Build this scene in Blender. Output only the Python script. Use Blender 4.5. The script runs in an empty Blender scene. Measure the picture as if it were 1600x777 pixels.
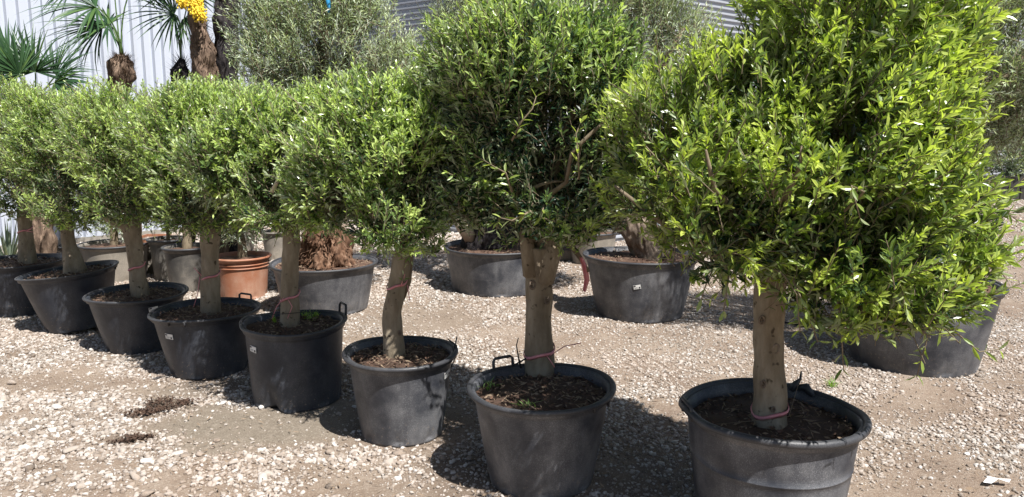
import bpy, math, random
import numpy as np
from mathutils import Vector, Matrix, noise, Euler

random.seed(7)
RNG = np.random.default_rng(7)
SC = bpy.context.scene
COL = SC.collection
R = math.radians

# ------------------------------------------------------------------ camera, sky, sun, exposure
CAM_H, PITCH, FPX = 1.6, R(9), 1200.0
cam_d = bpy.data.cameras.new("camera"); cam = bpy.data.objects.new("camera", cam_d); COL.objects.link(cam)
cam.location = (0, 0, CAM_H); cam.rotation_euler = (R(90) - PITCH, 0, 0)
cam_d.lens = 27.0; cam_d.sensor_width = 36.0; cam_d.clip_start = 0.05; cam_d.clip_end = 2000
SC.camera = cam
SUN_AZ, SUN_EL = 40.0, 56.0          # azimuth from the -Y axis towards +X
sdir = Vector((math.sin(R(SUN_AZ)) * math.cos(R(SUN_EL)), -math.cos(R(SUN_AZ)) * math.cos(R(SUN_EL)), math.sin(R(SUN_EL))))
sun_d = bpy.data.lights.new("sun", 'SUN'); sun = bpy.data.objects.new("sun", sun_d); COL.objects.link(sun)
sun_d.energy = 5.0; sun_d.angle = R(0.5); sun_d.color = (1.0, 0.97, 0.925)
sun.rotation_euler = sdir.to_track_quat('Z', 'Y').to_euler(); sun.location = (6, -6, 12)
W = bpy.data.worlds.new("World"); SC.world = W; W.use_nodes = True
nt = W.node_tree; bg = nt.nodes['Background']
sky = nt.nodes.new('ShaderNodeTexSky'); sky.sky_type = 'NISHITA'; sky.sun_disc = False
sky.sun_elevation = R(SUN_EL); sky.sun_rotation = math.pi - R(SUN_AZ)
nt.links.new(sky.outputs[0], bg.inputs[0]); bg.inputs[1].default_value = 0.05
SC.view_settings.view_transform = 'Standard'; SC.view_settings.look = 'None'
SC.view_settings.exposure = 0.88; SC.view_settings.gamma = 1.0; SC.view_settings.use_curve_mapping = False
SC.cycles.max_bounces = 8; SC.cycles.transparent_max_bounces = 8

# ------------------------------------------------------------------ measuring helpers
def ray(px, py):
    u, v = (px - 800) / FPX, (388.5 - py) / FPX
    c, s = math.cos(PITCH), math.sin(PITCH)
    return Vector((u, c + v * s, -s + v * c))
def at_z(px, py, h=0.0):
    d = ray(px, py); t = (h - CAM_H) / d.z
    return Vector((0, 0, CAM_H)) + d * t
def at_y(px, py, Y):
    d = ray(px, py); return Vector((0, 0, CAM_H)) + d * (Y / d.y)
def proj(p):
    c, s = math.cos(PITCH), math.sin(PITCH)
    X, Y, Z = p[..., 0], p[..., 1], p[..., 2] - CAM_H
    z = Y * c - Z * s; v = Y * s + Z * c
    return 800 + FPX * X / z, 388.5 - FPX * v / z, z

# ------------------------------------------------------------------ object helpers
def tag(o, label=None, cat=None, group=None, kind=None):
    if label: o['label'] = label
    if cat: o['category'] = cat
    if group: o['group'] = group
    if kind: o['kind'] = kind
    return o
def empty(name, loc, label, cat, group=None, kind=None):
    o = bpy.data.objects.new(name, None); COL.objects.link(o); o.location = loc; o.empty_display_size = 0.1
    return tag(o, label, cat, group, kind)
WM = {}                      # object -> world offset (only translations are used on parents)
def link(name, me, mat, parent=None, loc=(0, 0, 0)):
    """loc is a world position; parents are only ever translated."""
    o = bpy.data.objects.new(name, me); COL.objects.link(o)
    if mat is not None and len(me.materials) == 0: me.materials.append(mat)
    loc = Vector(loc)
    o.location = loc - (WM.get(parent, Vector(parent.location)) if parent else Vector())
    if parent: o.parent = parent
    WM[o] = loc
    return o
def mesh_np(name, V, F, smooth=False, attrs=None):
    """V (n,3); F list of arrays (m,k) of faces"""
    me = bpy.data.meshes.new(name)
    V = np.asarray(V, dtype=np.float32)
    me.vertices.add(len(V)); me.vertices.foreach_set("co", V.ravel())
    loops = np.concatenate([f.ravel() for f in F]).astype(np.int32)
    counts = np.concatenate([np.full(len(f), f.shape[1]) for f in F]).astype(np.int32)
    me.loops.add(len(loops)); me.loops.foreach_set("vertex_index", loops)
    me.polygons.add(len(counts))
    st = np.zeros(len(counts), dtype=np.int32); st[1:] = np.cumsum(counts)[:-1]
    me.polygons.foreach_set("loop_start", st); me.polygons.foreach_set("loop_total", counts)
    me.polygons.foreach_set("use_smooth", np.full(len(counts), smooth))
    for k, a in (attrs or {}).items():
        at = me.attributes.new(k, 'FLOAT', 'POINT'); at.data.foreach_set("value", np.asarray(a, dtype=np.float32))
    me.update(calc_edges=True)
    return me
class MB:
    """collects tubes, rings, boxes into one mesh"""
    def __init__(s): s.v = []; s.f = []; s.n = 0
    def add(s, V, F):
        V = np.asarray(V, float).reshape(-1, 3); s.v.append(V)
        for f in F: s.f.append([i + s.n for i in f])
        s.n += len(V); return s
    def tube(s, pts, rad, seg=8, cap=True, jit=0.0, seed=0, closed=False):
        pts = [Vector(p) for p in pts]; n = len(pts); fq = 1.2 / max(.01, sum(rad) / len(rad) if hasattr(rad, '__len__') else rad)
        if not hasattr(rad, '__len__'): rad = [rad] * n
        V = []; F = []
        ref = Vector((0.31, 0.17, 0.93)).normalized(); prev = None
        for i, p in enumerate(pts):
            if closed: t = pts[(i + 1) % n] - pts[i - 1]
            else: t = pts[min(i + 1, n - 1)] - pts[max(i - 1, 0)]
            t.normalize()
            if prev is None:
                a = t.cross(ref)
                if a.length < 0.05: a = t.cross(Vector((1, 0, 0)))
            else: a = prev - t * prev.dot(t)
            a.normalize(); prev = a; b = t.cross(a)
            for k in range(seg):
                th = 2 * math.pi * k / seg; r = rad[i]
                q = a * math.cos(th) + b * math.sin(th)
                if jit:
                    w_ = (p + q * rad[i]); r *= 1 + jit * noise.noise(Vector((w_.x, w_.y, w_.z * .5)) * fq + Vector((seed, 0, 0)))
                    if jit > .4:
                        g_ = Vector((w_.x, w_.y, w_.z * .45)); r *= 1 + .22 * abs(noise.noise(g_ * 16 + Vector((0, seed, 0)))) + .16 * noise.noise(g_ * 38)
                V.append(p + q * r)
        m = n if closed else n - 1
        for i in range(m):
            for k in range(seg):
                j = (i + 1) % n
                F.append([i * seg + k, i * seg + (k + 1) % seg, j * seg + (k + 1) % seg, j * seg + k])
        if cap and not closed:
            F.append(list(range(seg))[::-1]); F.append([(n - 1) * seg + k for k in range(seg)])
        return s.add([tuple(v) for v in V], F)
    def box(s, c, d, M=None):
        V = []
        for x in (-1, 1):
            for y in (-1, 1):
                for z in (-1, 1):
                    q = Vector((x * d[0] / 2, y * d[1] / 2, z * d[2] / 2))
                    if M: q = M @ q
                    V.append(tuple(q + Vector(c)))
        return s.add(V, [[0, 1, 3, 2], [4, 6, 7, 5], [0, 4, 5, 1], [2, 3, 7, 6], [0, 2, 6, 4], [1, 5, 7, 3]])
    def build(s, name, mat, parent=None, smooth=True, loc=(0, 0, 0)):
        me = bpy.data.meshes.new(name); V = np.concatenate(s.v) - np.array(tuple(loc))
        me.from_pydata(V.tolist(), [], s.f); me.polygons.foreach_set("use_smooth", [smooth] * len(me.polygons)); me.update()
        return link(name, me, mat, parent, loc)

# ------------------------------------------------------------------ materials
def new_mat(name):
    m = bpy.data.materials.new(name); m.use_nodes = True
    n = m.node_tree; return m, n, n.nodes['Principled BSDF']
def N(n, t, **k):
    o = n.nodes.new(t)
    for a, b in k.items():
        if a.startswith('i_'): o.inputs[a[2:].replace('_', ' ')].default_value = b
        else: setattr(o, a, b)
    return o
def ramp(n, src, stops):
    r = n.nodes.new('ShaderNodeValToRGB'); e = r.color_ramp.elements
    while len(e) < len(stops): e.new(0.5)
    for x, (p, c) in zip(e, stops): x.position = p; x.color = (*c, 1) if len(c) == 3 else c
    n.links.new(src, r.inputs[0]); return r.outputs[0]
def mixc(n, f, a, b, mode='MIX'):
    m = n.nodes.new('ShaderNodeMix'); m.data_type = 'RGBA'; m.blend_type = mode
    for s, v in ((0, f), (6, a), (7, b)):
        if hasattr(v, 'is_output'): n.links.new(v, m.inputs[s])
        elif s == 0: m.inputs[0].default_value = v
        else: m.inputs[s].default_value = (*v, 1)
    return m.outputs[2]
def math_(n, op, a, b=0.0, clamp=False):
    m = n.nodes.new('ShaderNodeMath'); m.operation = op; m.use_clamp = clamp
    for i, v in enumerate((a, b)):
        if hasattr(v, 'is_output'): n.links.new(v, m.inputs[i])
        else: m.inputs[i].default_value = v
    return m.outputs[0]
def noise_(n, scale, detail=4, rough=.6, coord='Object', vec=None, dist=0.0):
    t = n.nodes.new('ShaderNodeTexNoise'); t.inputs['Scale'].default_value = scale
    t.inputs['Detail'].default_value = detail; t.inputs['Roughness'].default_value = rough; t.inputs['Distortion'].default_value = dist
    if vec is None:
        if coord == 'World': vec = n.nodes.new('ShaderNodeNewGeometry').outputs['Position']
        else: vec = n.nodes.new('ShaderNodeTexCoord').outputs[coord]
    n.links.new(vec, t.inputs['Vector']); return t.outputs[0]
def bump(n, b, h, strength=.4, dist=.01):
    u = n.nodes.new('ShaderNodeBump'); u.inputs['Strength'].default_value = strength; u.inputs['Distance'].default_value = dist
    n.links.new(h, u.inputs['Height']); n.links.new(u.outputs[0], b.inputs['Normal'])

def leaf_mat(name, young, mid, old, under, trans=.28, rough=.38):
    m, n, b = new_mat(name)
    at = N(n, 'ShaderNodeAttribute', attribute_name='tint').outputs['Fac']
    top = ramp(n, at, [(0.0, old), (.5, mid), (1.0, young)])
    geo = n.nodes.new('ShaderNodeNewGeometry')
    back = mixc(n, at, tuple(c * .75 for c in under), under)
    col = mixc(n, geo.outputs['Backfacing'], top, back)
    n.links.new(col, b.inputs['Base Color'])
    b.inputs['Roughness'].default_value = rough; b.inputs['Specular IOR Level'].default_value = .55
    tr = n.nodes.new('ShaderNodeBsdfTranslucent')
    n.links.new(mixc(n, 1.0, top, (1.9, 2.1, .75), 'MULTIPLY'), tr.inputs[0])
    ms = n.nodes.new('ShaderNodeMixShader'); ms.inputs[0].default_value = trans
    n.links.new(b.outputs[0], ms.inputs[1]); n.links.new(tr.outputs[0], ms.inputs[2])
    n.links.new(ms.outputs[0], n.nodes['Material Output'].inputs[0])
    return m
LEAF = leaf_mat('green_leaf', (.42, .49, .11), (.155, .225, .048), (.018, .042, .022), (.36, .41, .22), .34, .30)
OLIVE = leaf_mat('olive_leaf', (.44, .54, .18), (.145, .225, .068), (.016, .038, .023), (.42, .48, .31), .30, .27)
SILVER = leaf_mat('silver_leaf', (.58, .65, .40), (.30, .37, .23), (.06, .09, .06), (.60, .66, .55), .22, .34)
PALM = leaf_mat('palm_leaf', (.11, .18, .04), (.035, .085, .03), (.015, .042, .022), (.07, .12, .06), .12, .42)
AGAVE = leaf_mat('spiky_leaf', (.22, .27, .19), (.14, .19, .13), (.09, .12, .08), (.2, .24, .18), .1, .45)
GRASS = leaf_mat('grass_blade', (.30, .42, .06), (.14, .26, .04), (.08, .14, .03), (.2, .3, .1), .3, .5)

def bark(name, c1, c2, c3, scale=14, bstr=.5, stretch=.35, rough=.85, spots=True):
    m, n, b = new_mat(name)
    tc = n.nodes.new('ShaderNodeTexCoord'); mp = n.nodes.new('ShaderNodeMapping'); mp.inputs['Scale'].default_value = (1, 1, stretch)
    n.links.new(tc.outputs['Object'], mp.inputs[0])
    a = noise_(n, scale, 6, .65, vec=mp.outputs[0]); f = noise_(n, scale * 6, 4, .7, vec=mp.outputs[0])
    col = ramp(n, a, [(.3, c1), (.5, c2), (.7, c3)])
    col = mixc(n, math_(n, 'MULTIPLY', f, .35), col, c1)
    if spots:
        s = noise_(n, scale * 2.3, 2, .5, vec=tc.outputs['Object'])
        sf = ramp(n, s, [(.66, (0, 0, 0)), (.72, (1, 1, 1))])
        col = mixc(n, sf, col, tuple(c * .55 for c in c1))
    n.links.new(col, b.inputs['Base Color']); b.inputs['Roughness'].default_value = rough
    b.inputs['Specular IOR Level'].default_value = .2
    h = math_(n, 'ADD', a, math_(n, 'MULTIPLY', f, .4)); bump(n, b, h, bstr, .012)
    return m
BARK = bark('smooth_olive_bark', (.13, .10, .068), (.26, .215, .155), (.38, .33, .255), 11, .9)
BRANCH = bark('branch_bark', (.12, .09, .06), (.20, .16, .11), (.28, .23, .16), 20, .3)
OLDBARK = bark('gnarled_olive_bark', (.08, .06, .045), (.20, .155, .12), (.34, .28, .22), 16, 1.0, .5, .95, False)
REDBARK = bark('flaking_red_bark', (.035, .02, .013), (.14, .075, .045), (.34, .22, .15), 30, 1.0, .25, .95, False)
FIBRE = bark('palm_fibre', (.05, .035, .026), (.16, .11, .08), (.36, .26, .19), 30, 1.0, .25, .95, False)
DARKFIBRE = bark('dark_palm_fibre', (.012, .011, .014), (.035, .03, .032), (.08, .07, .065), 30, 1.0, .3, .9, False)

def plastic(name, base, dust, dustamt=.5, speck=.5):
    m, n, b = new_mat(name)
    big = noise_(n, 4.0, 5, .6); fine = noise_(n, 260, 2, .6); mid = noise_(n, 28, 5, .7)
    tc = n.nodes.new('ShaderNodeTexCoord'); sep = n.nodes.new('ShaderNodeSeparateXYZ'); n.links.new(tc.outputs['Object'], sep.inputs[0])
    low = math_(n, 'SUBTRACT', .16, sep.outputs['Z']); low = math_(n, 'MULTIPLY', low, 4.0, True)       # splashed dust near the foot
    f = math_(n, 'MULTIPLY', ramp(n, big, [(.38, (0, 0, 0)), (.7, (1, 1, 1))]), dustamt)
    f = math_(n, 'ADD', f, math_(n, 'MULTIPLY', math_(n, 'MULTIPLY', low, mid), .75), True)
    mv = n.nodes.new('ShaderNodeMapping'); mv.inputs['Scale'].default_value = (14, 14, 1.6); n.links.new(tc.outputs['Object'], mv.inputs[0])
    vs = noise_(n, 1.0, 5, .7, vec=mv.outputs[0]); f = math_(n, 'MULTIPLY', f, ramp(n, vs, [(.3, (.35, .35, .35)), (.65, (1.25, 1.25, 1.25))]), True)
    col = mixc(n, f, base, dust)
    bl = ramp(n, noise_(n, 9.0, 4, .65), [(.60, (0, 0, 0)), (.66, (1, 1, 1))]); col = mixc(n, math_(n, 'MULTIPLY', bl, .3), col, dust)
    sp = ramp(n, fine, [(.5, (0, 0, 0)), (.68, (1, 1, 1))])
    col = mixc(n, math_(n, 'MULTIPLY', math_(n, 'MULTIPLY', sp, speck), ramp(n, big, [(.4, (.15, .15, .15)), (.6, (1, 1, 1))])), col, tuple(min(1, c * 1.9 + .03) for c in dust))
    md = ramp(n, noise_(n, 55, 3, .7), [(.62, (0, 0, 0)), (.68, (1, 1, 1))]); lowm = math_(n, 'MULTIPLY', math_(n, 'SUBTRACT', .20, sep.outputs['Z']), 5.5, True)
    col = mixc(n, math_(n, 'MULTIPLY', math_(n, 'MULTIPLY', md, lowm), .8), col, (.27, .21, .155))
    # scuffs: thin horizontal scratches
    mp = n.nodes.new('ShaderNodeMapping'); mp.inputs['Scale'].default_value = (3, 3, 60); n.links.new(tc.outputs['Object'], mp.inputs[0])
    sc = noise_(n, 1.5, 3, .6, vec=mp.outputs[0]); sf = ramp(n, sc, [(.68, (0, 0, 0)), (.74, (1, 1, 1))])
    col = mixc(n, math_(n, 'MULTIPLY', sf, .35), col, dust)
    n.links.new(col, b.inputs['Base Color'])
    b.inputs['Roughness'].default_value = .5; b.inputs['Specular IOR Level'].default_value = .45
    n.links.new(math_(n, 'ADD', math_(n, 'MULTIPLY', mid, .3), .33), b.inputs['Roughness'])
    bump(n, b, math_(n, 'ADD', fine, math_(n, 'MULTIPLY', mid, 1.5)), .25, .0025)
    return m
POT = plastic('black_pot_plastic', (.026, .029, .038), (.150, .150, .156), .85, .45)
POTRIM = plastic('black_rim_plastic', (.030, .031, .036), (.09, .09, .093), .4, .2)
POTPALE = plastic('dusty_grey_pot', (.16, .145, .125), (.33, .29, .24), .7, .3)
POTDARK = plastic('dusty_dark_pot', (.05, .048, .046), (.20, .18, .155), .75, .3)
TERRA = plastic('terracotta_plastic', (.30, .115, .06), (.40, .25, .18), .75, .2)
POTSHADE = plastic('shaded_black_pot_plastic', (.014, .018, .028), (.075, .080, .092), .5, .3)  # pots D to H: bluish crown shade put into the plastic colour
def flat_mat(name, c, rough=.6, nz=.15, scale=30, c2=None):
    m, n, b = new_mat(name); a = noise_(n, scale, 4, .6)
    n.links.new(mixc(n, a, tuple(x * (1 - nz) for x in c), c2 or tuple(min(1, x * (1 + nz)) for x in c)), b.inputs['Base Color'])
    b.inputs['Roughness'].default_value = rough; bump(n, b, a, .15, .003); return m
SOIL = flat_mat('dark_potting_soil', (.030, .020, .014), .95, .5, 60, (.10, .055, .035))
SOILRED = flat_mat('dry_bark_mulch', (.045, .026, .018), .95, .5, 50, (.17, .095, .062))
LITTER = flat_mat('dry_twig_litter', (.16, .11, .07), .9, .5, 5, (.34, .25, .17))
PINK = flat_mat('pink_tape', (.62, .16, .20), .45, .2, 40, (.75, .36, .38))
RED = flat_mat('crimson_tape', (.55, .05, .09), .45, .3, 25, (.72, .30, .30))
BLUE = flat_mat('blue_tape', (.03, .28, .55), .5)
PAPER = flat_mat('label_paper', (.72, .72, .70), .5, .05)
INK = flat_mat('label_ink', (.03, .03, .035), .6)
WIRE = flat_mat('black_wire', (.015, .015, .017), .5)
YELLOW = flat_mat('palm_blossom', (.80, .50, .02), .7, .3, 40, (.95, .72, .06))
ORANGE = flat_mat('blossom_stalk', (.35, .13, .06), .7)
TIMBER = flat_mat('shaded_sleeper_timber', (.022, .02, .019), .85, .4, 12, (.06, .054, .05))  # base colour darkened to stand in for the shrub's shade
PALEWOOD = flat_mat('cut_wood', (.42, .36, .28), .8, .3, 15)
SCRAP = flat_mat('white_scrap_plastic', (.85, .85, .85), .35)

def clad(name, c, dirt=(.35, .33, .30)):
    m, n, b = new_mat(name)
    big = noise_(n, .8, 5, .6, 'World'); mp = n.nodes.new('ShaderNodeMapping'); mp.inputs['Scale'].default_value = (6, 6, .35)
    n.links.new(n.nodes.new('ShaderNodeNewGeometry').outputs['Position'], mp.inputs[0])
    st = noise_(n, 2.0, 5, .7, vec=mp.outputs[0])
    f = math_(n, 'MULTIPLY', ramp(n, st, [(.5, (0, 0, 0)), (.8, (1, 1, 1))]), .28)
    col = mixc(n, f, mixc(n, big, tuple(x * .93 for x in c), c), dirt)
    n.links.new(col, b.inputs['Base Color']); b.inputs['Roughness'].default_value = .42; return m
CLAD = clad('white_cladding', (.47, .505, .58)); CLAD2 = clad('grey_cladding', (.34, .36, .40))
GREYROOF = flat_mat('roof_sheet', (.35, .36, .38), .5)

# stones
def stone_mat():
    m, n, b = new_mat('pale_limestone')
    oi = n.nodes.new('ShaderNodeObjectInfo').outputs['Random']
    c = ramp(n, oi, [(0, (.12, .10, .085)), (.18, (.245, .21, .18)), (.45, (.37, .335, .30)), (.78, (.49, .46, .43)), (1, (.68, .66, .635))])
    f = noise_(n, 2.2, 5, .7); w = noise_(n, 1.1, 3, .5, 'World')
    c = mixc(n, math_(n, 'MULTIPLY', ramp(n, f, [(.4, (0, 0, 0)), (.7, (1, 1, 1))]), .55), c, (.36, .27, .19))
    c = mixc(n, ramp(n, w, [(.4, (0, 0, 0)), (.65, (.38, .38, .38))]), c, (.43, .335, .27))
    n.links.new(c, b.inputs['Base Color']); b.inputs['Roughness'].default_value = .85; b.inputs['Specular IOR Level'].default_value = .25
    bump(n, b, noise_(n, 6, 4, .7), .4, .05)
    return m
STONE = stone_mat()
def dirt_mat():
    m, n, b = new_mat('dirt_and_grit')
    A = lambda k: N(n, 'ShaderNodeAttribute', attribute_name=k).outputs['Fac']
    w1 = noise_(n, 1.6, 6, .65, 'World'); w2 = noise_(n, 22, 6, .75, 'World'); w3 = noise_(n, 130, 3, .7, 'World')
    c = ramp(n, w1, [(.3, (.18, .13, .098)), (.5, (.245, .185, .14)), (.7, (.32, .26, .21))])
    c = mixc(n, A('mud'), c, (.215, .180, .140))
    c = mixc(n, ramp(n, w2, [(.5, (0, 0, 0)), (.8, (.7, .7, .7))]), c, (.40, .34, .28))
    c = mixc(n, ramp(n, w3, [(.55, (0, 0, 0)), (.7, (.7, .7, .7))]), c, (.50, .45, .38))
    c = mixc(n, ramp(n, w3, [(.28, (.7, .7, .7)), (.42, (0, 0, 0))]), c, (.11, .08, .06))
    c = mixc(n, math_(n, 'MULTIPLY', A('wet_shade'), .85), c, (.07, .048, .035))
    n.links.new(c, b.inputs['Base Color']); b.inputs['Roughness'].default_value = .95; b.inputs['Specular IOR Level'].default_value = .15
    bump(n, b, math_(n, 'ADD', w2, math_(n, 'MULTIPLY', w3, .6)), .7, .02)
    return m
DIRT = dirt_mat()

# ------------------------------------------------------------------ ground
# bare patches, measured in the photo: x, y, half sizes, strength against stones, mud, damp with painted shade around pots B and C
PATCH = [(85, 600, 150, 15, .75, .1, 0), (400, 668, 170, 30, .95, 1, .12), (470, 632, 75, 22, .9, 1, 0), (330, 700, 70, 12, .75, .8, 0), (600, 520, 70, 26, .5, .2, 0),
         (262, 632, 44, 9, .8, .6, .35), (226, 650, 26, 7, .8, .6, .45), (300, 612, 60, 12, .7, .6, .25), (330, 640, 50, 8, .8, .9, .15), (200, 687, 34, 8, .7, 0, 1), (355, 605, 90, 12, .6, .5, .45), (650, 498, 110, 24, .75, .3, .08), (1000, 535, 190, 16, .45, 0, .05), (780, 520, 70, 10, .6, 0, 0),
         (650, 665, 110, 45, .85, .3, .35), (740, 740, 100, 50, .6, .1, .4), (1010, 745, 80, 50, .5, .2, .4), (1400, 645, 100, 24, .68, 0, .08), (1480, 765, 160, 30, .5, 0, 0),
         (1610, 440, 90, 60, .55, 0, .10), (1480, 720, 60, 14, .75, 0, .1), (1580, 600, 50, 18, .7, 0, .1), (140, 730, 70, 10, .6, 0, 0), (20, 650, 60, 8, .6, 0, 0), (620, 770, 110, 16, .75, .1, .15), (300, 560, 60, 14, .6, .3, .3), (1130, 600, 60, 14, .6, 0, 0), (1590, 375, 60, 30, .4, 0, 0), (30, 770, 90, 14, .6, 0, 0), (560, 740, 120, 16, .45, .1, 0), (250, 610, 60, 14, .55, .3, 0), (480, 570, 130, 26, .6, .3, .2),
         (1420, 700, 120, 20, .45, 0, 0), (330, 770, 60, 10, .5, 0, 0)]
def patches(P):
    x, y, z = proj(P)
    d = np.zeros(len(P)); mu = d.copy(); we = d.copy()
    for (cx, cy, rx, ry, s, m_, w_) in PATCH:
        q = ((x - cx) / rx) ** 2 + ((y - cy) / ry) ** 2
        k = np.clip(1.5 - q, 0, 1) * (z > 0.5)
        d = np.maximum(d, k * s); mu = np.maximum(mu, k * m_); we = np.maximum(we, k * w_)
    return d, mu, we
def gz(x, y):
    return .012 * noise.noise(Vector((x * .9, y * .9, 0))) + .006 * noise.noise(Vector((x * 3.1, y * 3.1, 4)))
def noise2(P, s, o=0.0):
    return np.array([noise.noise(Vector((a * s, b * s, o))) for a, b in P[:, :2]])
xs = np.concatenate([[-400, -120, -40, -16], np.arange(-9, 9.01, .075), [13, 20, 40, 120, 400]])
ys = np.concatenate([[-400, -60, -8, 0], np.arange(1.8, 12.01, .075), np.arange(12.4, 22, .5), [30, 60, 150, 600]])
gx, gy = np.meshgrid(xs, ys); G = np.stack([gx.ravel(), gy.ravel(), np.zeros(gx.size)], 1)
fade = np.clip((20 - np.abs(G[:, 1])) / 6, 0, 1) * np.clip((14 - np.abs(G[:, 0])) / 3, 0, 1)
G[:, 2] = [gz(a, b) if f > 0 else 0 for (a, b, _), f in zip(G, fade)] * fade
nx = len(xs); ii = (np.arange(len(ys) - 1)[:, None] * nx + np.arange(nx - 1)[None]).ravel()
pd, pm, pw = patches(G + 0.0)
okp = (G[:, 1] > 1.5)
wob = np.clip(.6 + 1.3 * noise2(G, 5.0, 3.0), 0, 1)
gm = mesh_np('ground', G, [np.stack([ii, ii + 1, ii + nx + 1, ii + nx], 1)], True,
             {'mud': pm * okp, 'wet_shade': np.clip(pw * (.55 + .45 * wob) * 1.25, 0, 1) * okp})
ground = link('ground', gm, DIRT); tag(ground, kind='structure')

# ------------------------------------------------------------------ stones
PROTO = bpy.data.collections.new('stone_shapes')
def stone_mesh(seed, sub=2, flat=.55):
    import bmesh
    bm = bmesh.new(); bmesh.ops.create_icosphere(bm, subdivisions=sub, radius=1.0)
    rn = random.Random(seed)
    pl = [(Vector((rn.gauss(0, 1), rn.gauss(0, 1), rn.gauss(0, 1))).normalized(), rn.uniform(.45, .8)) for _ in range(7)]
    a, b_ = rn.uniform(.75, 1.0), rn.uniform(.6, .9)
    for v in bm.verts:
        p = v.co.copy()
        for nn, dd in pl:
            e = p.dot(nn) - dd
            if e > 0: p -= nn * e * .9
        p *= 1 + .16 * noise.noise(p * 2.2 + Vector((seed, 0, 0)))
        v.co = Vector((p.x * a, p.y * b_, p.z * flat))
    me = bpy.data.meshes.new('stone'); bm.to_mesh(me); bm.free()
    me.polygons.foreach_set("use_smooth", [sub > 1] * len(me.polygons)); me.materials.append(STONE); return me
stone_meshes = [stone_mesh(i, 2, random.uniform(.42, .7)) for i in range(10)]
stone_low = [stone_mesh(30 + i, 1, random.uniform(.42, .7)) for i in range(6)]
for i, me in enumerate(stone_meshes + stone_low):
    o = bpy.data.objects.new('stone_shape_%02d' % i, me); PROTO.objects.link(o)

def scatter_stones(name, P, size, rot, idx, label):
    me = bpy.data.meshes.new(name); me.vertices.add(len(P)); me.vertices.foreach_set("co", P.astype(np.float32).ravel())
    a = me.attributes.new('srot', 'FLOAT_VECTOR', 'POINT'); a.data.foreach_set('vector', rot.astype(np.float32).ravel())
    a = me.attributes.new('ssize', 'FLOAT', 'POINT'); a.data.foreach_set('value', size.astype(np.float32))
    a = me.attributes.new('sidx', 'INT', 'POINT'); a.data.foreach_set('value', idx.astype(np.int32))
    o = link(name, me, STONE); tag(o, kind='stuff')
    if label: tag(o, label, 'gravel')
    g = bpy.data.node_groups.new(name, 'GeometryNodeTree')
    g.interface.new_socket('Geometry', in_out='INPUT', socket_type='NodeSocketGeometry')
    g.interface.new_socket('Geometry', in_out='OUTPUT', socket_type='NodeSocketGeometry')
    gi, go = g.nodes.new('NodeGroupInput'), g.nodes.new('NodeGroupOutput')
    ci = g.nodes.new('GeometryNodeCollectionInfo'); ci.inputs['Collection'].default_value = PROTO
    ci.inputs['Separate Children'].default_value = True; ci.inputs['Reset Children'].default_value = True
    ip = g.nodes.new('GeometryNodeInstanceOnPoints'); ip.inputs['Pick Instance'].default_value = True
    def na(k, t):
        q = g.nodes.new('GeometryNodeInputNamedAttribute'); q.data_type = t; q.inputs['Name'].default_value = k; return q.outputs['Attribute']
    L = g.links.new
    L(gi.outputs[0], ip.inputs['Points']); L(ci.outputs[0], ip.inputs['Instance'])
    L(na('sidx', 'INT'), ip.inputs['Instance Index']); L(na('ssize', 'FLOAT'), ip.inputs['Scale'])
    e2r = g.nodes.new('FunctionNodeEulerToRotation'); L(na('srot', 'FLOAT_VECTOR'), e2r.inputs[0]); L(e2r.outputs[0], ip.inputs['Rotation'])
    L(ip.outputs[0], go.inputs[0])
    mo = o.modifiers.new('scatter', 'NODES'); mo.node_group = g
    return o
def field(y0, y1, dens, smin, smax, pw_, lo):
    """uniform random points over the visible wedge"""
    wd = lambda y: .74 * y + .5
    n = int(dens * (y1 - y0) * 2 * wd((y0 + y1) / 2) * 1.15)
    y = RNG.uniform(y0, y1, n); x = RNG.uniform(-wd(y1), wd(y1), n)
    k = np.abs(x) < wd(y); x, y = x[k], y[k]
    P = np.stack([x, y, np.zeros_like(x)], 1)
    d, mu, we = patches(P)
    nz = noise2(P, 1.7, 1.0) * .8 + noise2(P, 5.0, 2.0) * .5
    keep = RNG.uniform(0, 1, len(x)) < np.clip((1.0 - d * 1.05) * (.92 + nz * 1.5), .04, 1)
    P = P[keep]; d = d[keep]
    s = smin + (smax - smin) * RNG.uniform(0, 1, len(P)) ** pw_
    s *= (1 - .35 * d) * (1 - .22 * np.clip((P[:, 0] + .6) / 1.2, 0, 1))
    P[:, 2] = [gz(a, b) for a, b in P[:, :2]]; P[:, 2] += s * .20
    rot = np.stack([RNG.normal(0, .3, len(P)), RNG.normal(0, .3, len(P)), RNG.uniform(0, 6.28, len(P))], 1)
    idx = RNG.integers(0, 10, len(P)) if not lo else RNG.integers(10, 16, len(P))
    return P, s, rot, idx
def cat(*a): return [np.concatenate(q) for q in zip(*a)]
FS = cat(field(2.2, 4.6, 5600, .006, .023, 1.9, False), field(2.2, 5.2, 5200, .0028, .0075, 1.3, True), field(2.2, 4.6, 150, .018, .040, 2.0, False), field(4.6, 7.5, 4200, .006, .022, 1.8, True),
         field(4.6, 7.5, 70, .02, .036, 2, False), field(7.5, 12.0, 1300, .014, .034, 1.5, True))
gravel = scatter_stones('gravel', *FS, None)
tag(gravel, 'pale limestone gravel spread over the brown dirt of the yard', 'gravel')
far_gravel = scatter_stones('gravel', *field(12.0, 21.0, 420, .025, .05, 1.3, True), None)
tag(far_gravel, 'distant pale gravel running up to the timber sleepers and walls', 'gravel')
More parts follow.
